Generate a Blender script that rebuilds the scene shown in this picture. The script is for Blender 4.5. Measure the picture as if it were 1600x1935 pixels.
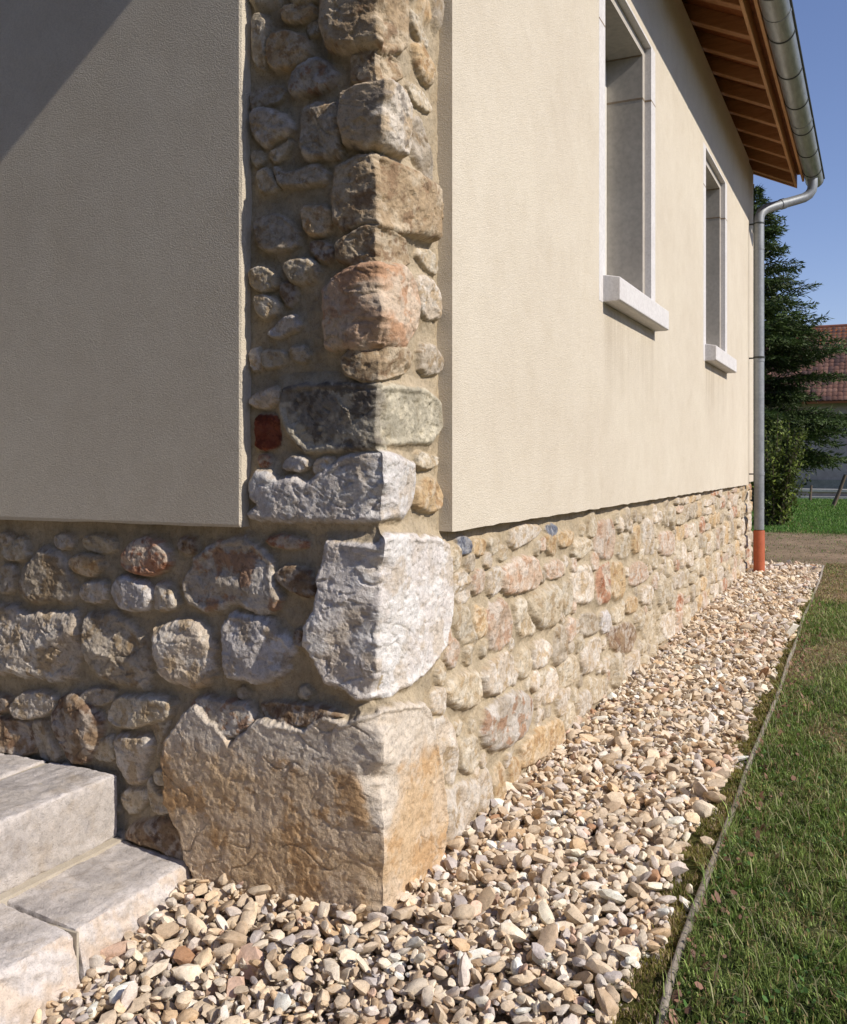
import bpy, math, random
import numpy as np
from math import radians, sin, cos, pi

# ------------------------------------------------------------------ camera, light, exposure
S = bpy.context.scene
for o in list(bpy.data.objects): bpy.data.objects.remove(o)
CAMX, CAMY, CAMZ = -2.057, -1.101, 1.10
FW = np.array((.903, .430)); RT = np.array((.430, -.903))
cd = bpy.data.cameras.new('camera'); cam = bpy.data.objects.new('camera', cd); S.collection.objects.link(cam)
cam.location = (CAMX, CAMY, CAMZ); cam.rotation_euler = (radians(90), 0, radians(-64.54))
cd.sensor_fit = 'HORIZONTAL'; cd.sensor_width = 36; cd.lens = 40.5; cd.shift_y = -97.5/1600
cd.clip_start = .02; cd.clip_end = 2000
S.camera = cam
SUN = np.array((-.075, -1.0, .74)); SUN = SUN/np.linalg.norm(SUN)
EL = math.asin(SUN[2]); AZ = math.atan2(SUN[0], SUN[1])
w = bpy.data.worlds.new('World'); S.world = w; w.use_nodes = True
nt = w.node_tree; bg = nt.nodes['Background']
sky = nt.nodes.new('ShaderNodeTexSky'); sky.sky_type = 'NISHITA'; sky.sun_disc = False
sky.sun_elevation = EL; sky.sun_rotation = AZ; sky.air_density = 1.0; sky.dust_density = .3; sky.ozone_density = 2.2
tint = nt.nodes.new('ShaderNodeMix'); tint.data_type = 'RGBA'; tint.blend_type = 'MULTIPLY'; tint.inputs[0].default_value = 1
tint.inputs[7].default_value = (1.22, 1.12, 1.30, 1)
nt.links.new(sky.outputs[0], tint.inputs[6]); nt.links.new(tint.outputs[2], bg.inputs[0]); bg.inputs[1].default_value = .105
ld = bpy.data.lights.new('sun', 'SUN'); ld.energy = 4.75; ld.angle = radians(.53); ld.color = (1, .915, .80)
so = bpy.data.objects.new('sun', ld); S.collection.objects.link(so)
from mathutils import Vector
so.rotation_euler = Vector(SUN).to_track_quat('Z', 'Y').to_euler(); so.location = (-2, -8, 8)
S.view_settings.view_transform = 'Standard'; S.view_settings.look = 'None'
S.view_settings.exposure = 0.0; S.view_settings.gamma = 1
S.cycles.max_bounces = 6; S.cycles.diffuse_bounces = 4; S.cycles.use_denoising = True

rng = np.random.default_rng(7); random.seed(7)

# ------------------------------------------------------------------ numpy noise
def _h(ix, iy, seed):
    n = (ix.astype(np.int64)*374761393 + iy.astype(np.int64)*668265263 + seed*1442695041) & 0xffffffff
    n = ((n ^ (n >> 13))*1274126177) & 0xffffffff
    n = n ^ (n >> 16)
    return n
def noise(x, y, seed=0):
    x = np.asarray(x, float); y = np.asarray(y, float)
    ix = np.floor(x).astype(np.int64); iy = np.floor(y).astype(np.int64)
    fx = x-ix; fy = y-iy
    u = fx*fx*fx*(fx*(fx*6-15)+10); v = fy*fy*fy*(fy*(fy*6-15)+10)
    def g(a, b, dx, dy):
        t = _h(a, b, seed)*(2*pi/4294967296.)
        return np.cos(t)*dx + np.sin(t)*dy
    n00 = g(ix, iy, fx, fy); n10 = g(ix+1, iy, fx-1, fy)
    n01 = g(ix, iy+1, fx, fy-1); n11 = g(ix+1, iy+1, fx-1, fy-1)
    return 1.5*((n00*(1-u)+n10*u)*(1-v) + (n01*(1-u)+n11*u)*v)
def fbm(x, y, seed=0, o=4, gain=.5):
    t = 0; a = 1
    for i in range(o):
        t = t + a*noise(x, y, seed+i*17); x = x*2.03+3.1; y = y*2.03-1.7; a *= gain
    return t
def ridge(x, y, seed=0, o=4, gain=.5):
    t = 0; a = 1
    for i in range(o):
        t = t + a*(1-2*np.abs(noise(x, y, seed+i*13))); x = x*2.1+1.3; y = y*2.1+4.1; a *= gain
    return t
def facet(x, y, seed=0, tilt=1.0, step=.35):
    """broken rock: every cell is its own tilted plane, with a sharp step to the next"""
    ix = np.floor(x).astype(np.int64); iy = np.floor(y).astype(np.int64)
    best = np.full(x.shape, 9.); val = np.zeros(x.shape); K = 1/4294967296.
    for dx in (-1, 0, 1):
        for dy in (-1, 0, 1):
            cx = ix+dx; cy = iy+dy; px = cx+_h(cx, cy, seed)*K; py = cy+_h(cx, cy, seed+91)*K
            ex = x-px; ey = y-py; d = ex*ex+ey*ey
            v = ((_h(cx, cy, seed+7)*K-.5)*ex+(_h(cx, cy, seed+8)*K-.5)*ey)*2*tilt+(_h(cx, cy, seed+9)*K-.5)*step
            m = d < best; best = np.where(m, d, best); val = np.where(m, v, val)
    return val
def sstep(a, b, x):
    t = np.clip((x-a)/(b-a), 0, 1); return t*t*(3-2*t)

# ------------------------------------------------------------------ object helpers
COL = S.collection
def tag(o, label=None, cat=None, group=None, kind=None):
    if label: o['label'] = label
    if cat: o['category'] = cat
    if group: o['group'] = group
    if kind: o['kind'] = kind
    return o
def empty(name, loc=(0, 0, 0)):
    o = bpy.data.objects.new(name, None); COL.objects.link(o); o.location = loc; o.empty_display_size = .2; return o
def link(name, me, mat, parent=None, smooth=False):
    o = bpy.data.objects.new(name, me); COL.objects.link(o)
    if mat: me.materials.append(mat)
    if parent is not None:
        o.parent = parent
        p = parent; L = Vector((0, 0, 0))
        while p: L = L + p.location; p = p.parent
        o.location = -L
        o.location = -L
    if smooth: me.shade_smooth()
    return o
def np_mesh(name, V, Fq, mat, parent=None, smooth=True, col=None):
    """V (n,3); Fq (m,3|4) faces"""
    me = bpy.data.meshes.new(name)
    V = np.ascontiguousarray(V, np.float32); Fq = np.ascontiguousarray(Fq, np.int32)
    k = Fq.shape[1]
    me.vertices.add(len(V)); me.vertices.foreach_set('co', V.ravel())
    me.loops.add(Fq.size); me.loops.foreach_set('vertex_index', Fq.ravel())
    me.polygons.add(len(Fq)); me.polygons.foreach_set('loop_start', np.arange(0, Fq.size, k, dtype=np.int32))
    me.polygons.foreach_set('loop_total', np.full(len(Fq), k, np.int32))
    me.update(calc_edges=True)
    if smooth: me.polygons.foreach_set('use_smooth', np.ones(len(Fq), bool))
    if col is not None:
        a = me.attributes.new('Col', 'FLOAT_COLOR', 'POINT')
        c = np.ones((len(V), 4), np.float32); c[:, :3] = col; a.data.foreach_set('color', c.ravel())
    return link(name, me, mat, parent)
class MB:
    def __init__(s): s.v = []; s.f = []
    def add(s, vs, fs):
        n = len(s.v); s.v += [tuple(p) for p in vs]; s.f += [tuple(i+n for i in f) for f in fs]; return s
    def box(s, x0, x1, y0, y1, z0, z1):
        return s.add([(x0, y0, z0), (x1, y0, z0), (x1, y1, z0), (x0, y1, z0), (x0, y0, z1), (x1, y0, z1), (x1, y1, z1), (x0, y1, z1)],
                     [(0, 3, 2, 1), (4, 5, 6, 7), (0, 1, 5, 4), (1, 2, 6, 5), (2, 3, 7, 6), (3, 0, 4, 7)])
    def prism(s, prof, x0, x1, axis=0):
        """prof: list of (a,b) in the plane across the axis"""
        n = len(prof)
        def P(t, a, b): return (t, a, b) if axis == 0 else ((a, t, b) if axis == 1 else (a, b, t))
        vs = [P(x0, a, b) for a, b in prof] + [P(x1, a, b) for a, b in prof]
        fs = [(i, (i+1) % n, n+(i+1) % n, n+i) for i in range(n)] + [tuple(range(n))[::-1], tuple(range(n, 2*n))]
        return s.add(vs, fs)
    def tube(s, pts, r, seg=16, cap=True):
        pts = [Vector(p) for p in pts]; rs = r if hasattr(r, '__len__') else [r]*len(pts)
        rings = []; up = None
        for i, p in enumerate(pts):
            d = (pts[min(i+1, len(pts)-1)]-pts[max(i-1, 0)]).normalized()
            if up is None: up = d.orthogonal().normalized()
            else: up = (up - d*up.dot(d)).normalized()
            b = d.cross(up); rings.append([p+(up*cos(2*pi*k/seg)+b*sin(2*pi*k/seg))*rs[i] for k in range(seg)])
        vs = [v for r_ in rings for v in r_]; fs = []
        for i in range(len(pts)-1):
            for k in range(seg):
                a = i*seg+k; b = i*seg+(k+1) % seg; fs.append((a, b, b+seg, a+seg))
        if cap: fs += [tuple(range(seg))[::-1], tuple(range((len(pts)-1)*seg, len(pts)*seg))]
        return s.add(vs, fs)
    def build(s, name, mat, parent=None, smooth=False, bevel=0, bseg=2):
        me = bpy.data.meshes.new(name); me.from_pydata(s.v, [], s.f); me.update()
        if bevel:
            import bmesh
            bm = bmesh.new(); bm.from_mesh(me); bmesh.ops.recalc_face_normals(bm, faces=bm.faces)
            bmesh.ops.bevel(bm, geom=bm.edges[:], offset=bevel, segments=bseg, affect='EDGES', profile=.5)
            bm.to_mesh(me); bm.free()
        o = link(name, me, mat, parent)
        if smooth: me.shade_smooth(); me.set_sharp_from_angle(angle=radians(40))
        return o

# ------------------------------------------------------------------ materials
def mat_new(name):
    m = bpy.data.materials.new(name); m.use_nodes = True; nt = m.node_tree
    return m, nt, nt.nodes['Principled BSDF']
def N(nt, t, **k):
    n = nt.nodes.new(t)
    for a, b in k.items(): setattr(n, a, b)
    return n
def noise_node(nt, scale, detail=4, rough=.6, vec=None, dist=0):
    n = N(nt, 'ShaderNodeTexNoise'); n.inputs['Scale'].default_value = scale; n.inputs['Detail'].default_value = detail
    n.inputs['Roughness'].default_value = rough; n.inputs['Distortion'].default_value = dist
    if vec: nt.links.new(vec, n.inputs['Vector'])
    return n
def ramp(nt, fac, stops):
    r = N(nt, 'ShaderNodeValToRGB'); e = r.color_ramp.elements
    while len(e) > len(stops): e.remove(e[-1])
    while len(e) < len(stops): e.new(.5)
    for el, (p, c) in zip(e, stops):
        el.position = p; el.color = (c[0], c[1], c[2], 1) if hasattr(c, '__len__') else (c, c, c, 1)
    nt.links.new(fac, r.inputs[0]); return r
def mixc(nt, a, b, fac, mode='MIX'):
    m = N(nt, 'ShaderNodeMix', data_type='RGBA', blend_type=mode)
    for sck, v in ((m.inputs[6], a), (m.inputs[7], b), (m.inputs[0], fac)):
        if hasattr(v, 'is_linked') or hasattr(v, 'links'): nt.links.new(v, sck)
        elif hasattr(v, '__len__'): sck.default_value = (v[0], v[1], v[2], 1)
        else: sck.default_value = v
    return m.outputs[2]
def bump(nt, h, dist, strength=1, normal=None):
    b = N(nt, 'ShaderNodeBump'); b.inputs['Distance'].default_value = dist; b.inputs['Strength'].default_value = strength
    nt.links.new(h, b.inputs['Height'])
    if normal: nt.links.new(normal, b.inputs['Normal'])
    return b.outputs[0]
def objco(nt): return N(nt, 'ShaderNodeNewGeometry').outputs['Position']

def stone_mat(name='masonry stone', fine=1.0, bs=1.15):
    m, nt, p = mat_new(name); co = objco(nt)
    a = N(nt, 'ShaderNodeAttribute', attribute_name='Col')
    n1 = noise_node(nt, 55*fine, 6, .7, co, .4); n2 = noise_node(nt, 260*fine, 3, .6, co); n3 = noise_node(nt, 14*fine, 5, .65, co, .6)
    r1 = ramp(nt, n1.outputs[0], [(.28, .62), (.5, 1.0), (.72, 1.22)])
    r2 = ramp(nt, n2.outputs[0], [(.30, .42), (.43, 1.0), (.7, 1.14)])
    r3 = ramp(nt, n3.outputs[0], [(.3, (.80, .72, .60)), (.5, (1, 1, 1)), (.7, (1.1, 1.08, 1.05))])
    c = mixc(nt, a.outputs['Color'], r1.outputs[0], .75, 'MULTIPLY'); c = mixc(nt, c, r2.outputs[0], .5, 'MULTIPLY')
    c = mixc(nt, c, r3.outputs[0], .6, 'MULTIPLY')
    nt.links.new(c, p.inputs['Base Color']); p.inputs['Roughness'].default_value = .88; p.inputs['Specular IOR Level'].default_value = .25
    mv = N(nt, 'ShaderNodeTexVoronoi'); mv.inputs['Scale'].default_value = 70*fine; nt.links.new(mixc(nt, co, n1.outputs['Color'], .02), mv.inputs['Vector'])
    pit = ramp(nt, mv.outputs['Distance'], [(.05, 0), (.22, 1)])
    b = bump(nt, n2.outputs[0], .0022*bs, .8); b = bump(nt, n1.outputs[0], .006*bs, .75, b); b = bump(nt, pit.outputs[0], .0010*bs, .4, b)
    nt.links.new(b, p.inputs['Normal']); return m
M = {}
M['stone'] = stone_mat()
def plaster_mat():
    m, nt, p = mat_new('scraped lime render'); co = objco(nt)
    n0 = noise_node(nt, 1.3, 4, .55, co); n1 = noise_node(nt, 150, 4, .7, co, 0); n5 = noise_node(nt, 9, 5, .6, co, .5); n2 = noise_node(nt, 620, 2, .5, co)
    mp = N(nt, 'ShaderNodeMapping'); mp.inputs['Scale'].default_value = (3.5, 3.5, .35); nt.links.new(co, mp.inputs[0])
    n4 = noise_node(nt, 1.6, 4, .6, mp.outputs[0])
    c = ramp(nt, n0.outputs[0], [(.3, (.635, .57, .465)), (.7, (.69, .63, .52))]).outputs[0]
    c = mixc(nt, c, ramp(nt, n1.outputs[0], [(.3, .86), (.6, 1.03)]).outputs[0], .8, 'MULTIPLY')
    c = mixc(nt, c, ramp(nt, n4.outputs[0], [(.35, (.95, .93, .90)), (.55, (1, 1, 1))]).outputs[0], .12, 'MULTIPLY')
    nt.links.new(c, p.inputs['Base Color']); p.inputs['Roughness'].default_value = .95; p.inputs['Specular IOR Level'].default_value = .1
    c = mixc(nt, c, ramp(nt, n5.outputs[0], [(.3, (.93, .915, .89)), (.62, (1.02, 1.02, 1.02))]).outputs[0], .6, 'MULTIPLY'); nt.links.new(c, p.inputs['Base Color'])
    sx_ = N(nt, 'ShaderNodeSeparateXYZ'); nt.links.new(co, sx_.inputs[0])
    def mr(v, a, b_, c0=0, c1=1):
        q = N(nt, 'ShaderNodeMapRange', interpolation_type='SMOOTHSTEP')
        for i_, t_ in zip((1, 2, 3, 4), (a, b_, c0, c1)): q.inputs[i_].default_value = t_
        nt.links.new(v, q.inputs[0]); return q.outputs[0]
    def mul(a_, b_, op='MULTIPLY'):
        q = N(nt, 'ShaderNodeMath', operation=op); nt.links.new(a_, q.inputs[0]); nt.links.new(b_, q.inputs[1]); return q.outputs[0]
    mp2 = N(nt, 'ShaderNodeMapping'); mp2.inputs['Scale'].default_value = (14, 14, .9); nt.links.new(co, mp2.inputs[0]); n6 = noise_node(nt, 1, 4, .6, mp2.outputs[0])
    st_ = None
    for xa_, xb_ in ((1.96, 2.99), (4.63, 5.66)):   # rain runs below the two sills
        q = mul(mul(mr(sx_.outputs[0], xa_-.02, xa_+.05), mr(sx_.outputs[0], xb_-.05, xb_+.02, 1, 0)), mul(mr(sx_.outputs[2], 1.25, 1.70), mr(sx_.outputs[2], 1.77, 1.82, 1, 0)))
        st_ = q if st_ is None else mul(st_, q, 'ADD')
    st_ = mul(st_, mr(n6.outputs[0], .35, .65, .05, .40)); c = mixc(nt, c, (.40, .335, .25), st_)
    nt.links.new(c, p.inputs['Base Color'])
    vg = N(nt, 'ShaderNodeTexVoronoi'); vg.inputs['Scale'].default_value = 260; nt.links.new(mixc(nt, co, n1.outputs['Color'], .004), vg.inputs['Vector'])
    gr = ramp(nt, vg.outputs['Distance'], [(.0, 1), (.75, 0)]); b = bump(nt, gr.outputs[0], .0022, .6); b = bump(nt, n1.outputs[0], .0040, .5, b); b = bump(nt, n2.outputs[0], .0016, .5, b); b = bump(nt, n5.outputs[0], .006, .3, b); b = bump(nt, n0.outputs[0], .03, .25, b)
    nt.links.new(b, p.inputs['Normal']); return m
M['plaster'] = plaster_mat()
def simple(name, c1, c2, scale, rough=.8, bd=.001, metal=0, stretch=None, bs=.6, spec=.3, detail=5):
    m, nt, p = mat_new(name); co = objco(nt)
    if stretch:
        mp = N(nt, 'ShaderNodeMapping'); mp.inputs['Scale'].default_value = stretch; nt.links.new(co, mp.inputs[0]); co = mp.outputs[0]
    n = noise_node(nt, scale, detail, .62, co, .3); n2 = noise_node(nt, scale*9, 3, .6, co)
    c = ramp(nt, n.outputs[0], [(.3, c1), (.7, c2)]).outputs[0]
    c = mixc(nt, c, ramp(nt, n2.outputs[0], [(.3, .8), (.65, 1.06)]).outputs[0], .7, 'MULTIPLY')
    nt.links.new(c, p.inputs['Base Color']); p.inputs['Roughness'].default_value = rough; p.inputs['Metallic'].default_value = metal
    p.inputs['Specular IOR Level'].default_value = spec
    if bd:
        b = bump(nt, n2.outputs[0], bd, bs); b = bump(nt, n.outputs[0], bd*3, bs*.6, b); nt.links.new(b, p.inputs['Normal'])
    return m
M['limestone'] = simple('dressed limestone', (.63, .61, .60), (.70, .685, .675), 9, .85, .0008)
M['shadedstone'] = simple('shaded limestone', (.43, .395, .345), (.51, .475, .42), 4, .88, .0006)  # darker copy of the limestone; the reveal's shade is put into its colour
M['joint'] = simple('stone joint', (.25, .19, .13), (.32, .26, .19), 20, .9, .0006)
M['wood'] = simple('stained larch', (.20, .06, .018), (.34, .115, .034), 6, .6, .0012, stretch=(4, 1, 8))
M['rafterwood'] = simple('rafter pine', (.30, .13, .045), (.44, .21, .085), 6, .6, .0012, stretch=(4, 1, 8))
M['fasciawood'] = simple('fascia pine', (.40, .19, .07), (.54, .29, .13), 5, .6, .0012, stretch=(.6, 8, 8))
M['zinc'] = simple('weathered zinc', (.27, .28, .275), (.42, .43, .42), 7, .46, .0008, metal=.75, stretch=(1, 6, 3), bs=.4)
M['pipezinc'] = simple('grey pipe zinc', (.24, .26, .28), (.33, .35, .37), 5, .5, .0004, metal=.35, bs=.3)
M['darkzinc'] = simple('dark zinc strap', (.05, .055, .05), (.09, .095, .09), 9, .5, .0003, metal=.6)  # zinc darkened so gutter bead and brackets carry their shade in the colour
M['terracotta'] = simple('terracotta pipe paint', (.36, .085, .035), (.46, .125, .055), 8, .6, .0006)
M['paint'] = simple('cream window paint', (.70, .68, .62), (.76, .74, .68), 5, .5, .0002)
mg, _nt, _p = mat_new('window glass'); _p.inputs['Base Color'].default_value = (.02, .025, .03, 1); _p.inputs['Roughness'].default_value = .05
M['glass'] = mg
M['rooftile'] = simple('clay roof tile', (.14, .055, .035), (.30, .12, .075), 3, .85, .002)

# ------------------------------------------------------------------ ground height
def gz(x, y):
    x = np.asarray(x, float); y = np.asarray(y, float)
    base = np.where(x > 0, .0105*np.minimum(x, 8), -.2*np.minimum(-x, .6))
    return base
def terrain(x, y):
    """soil surface under gravel and grass"""
    x = np.asarray(x, float); y = np.asarray(y, float)
    return gz(x, y) + .012*fbm(x*.6, y*.6, 71, 3)*sstep(6, 14, x)

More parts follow.
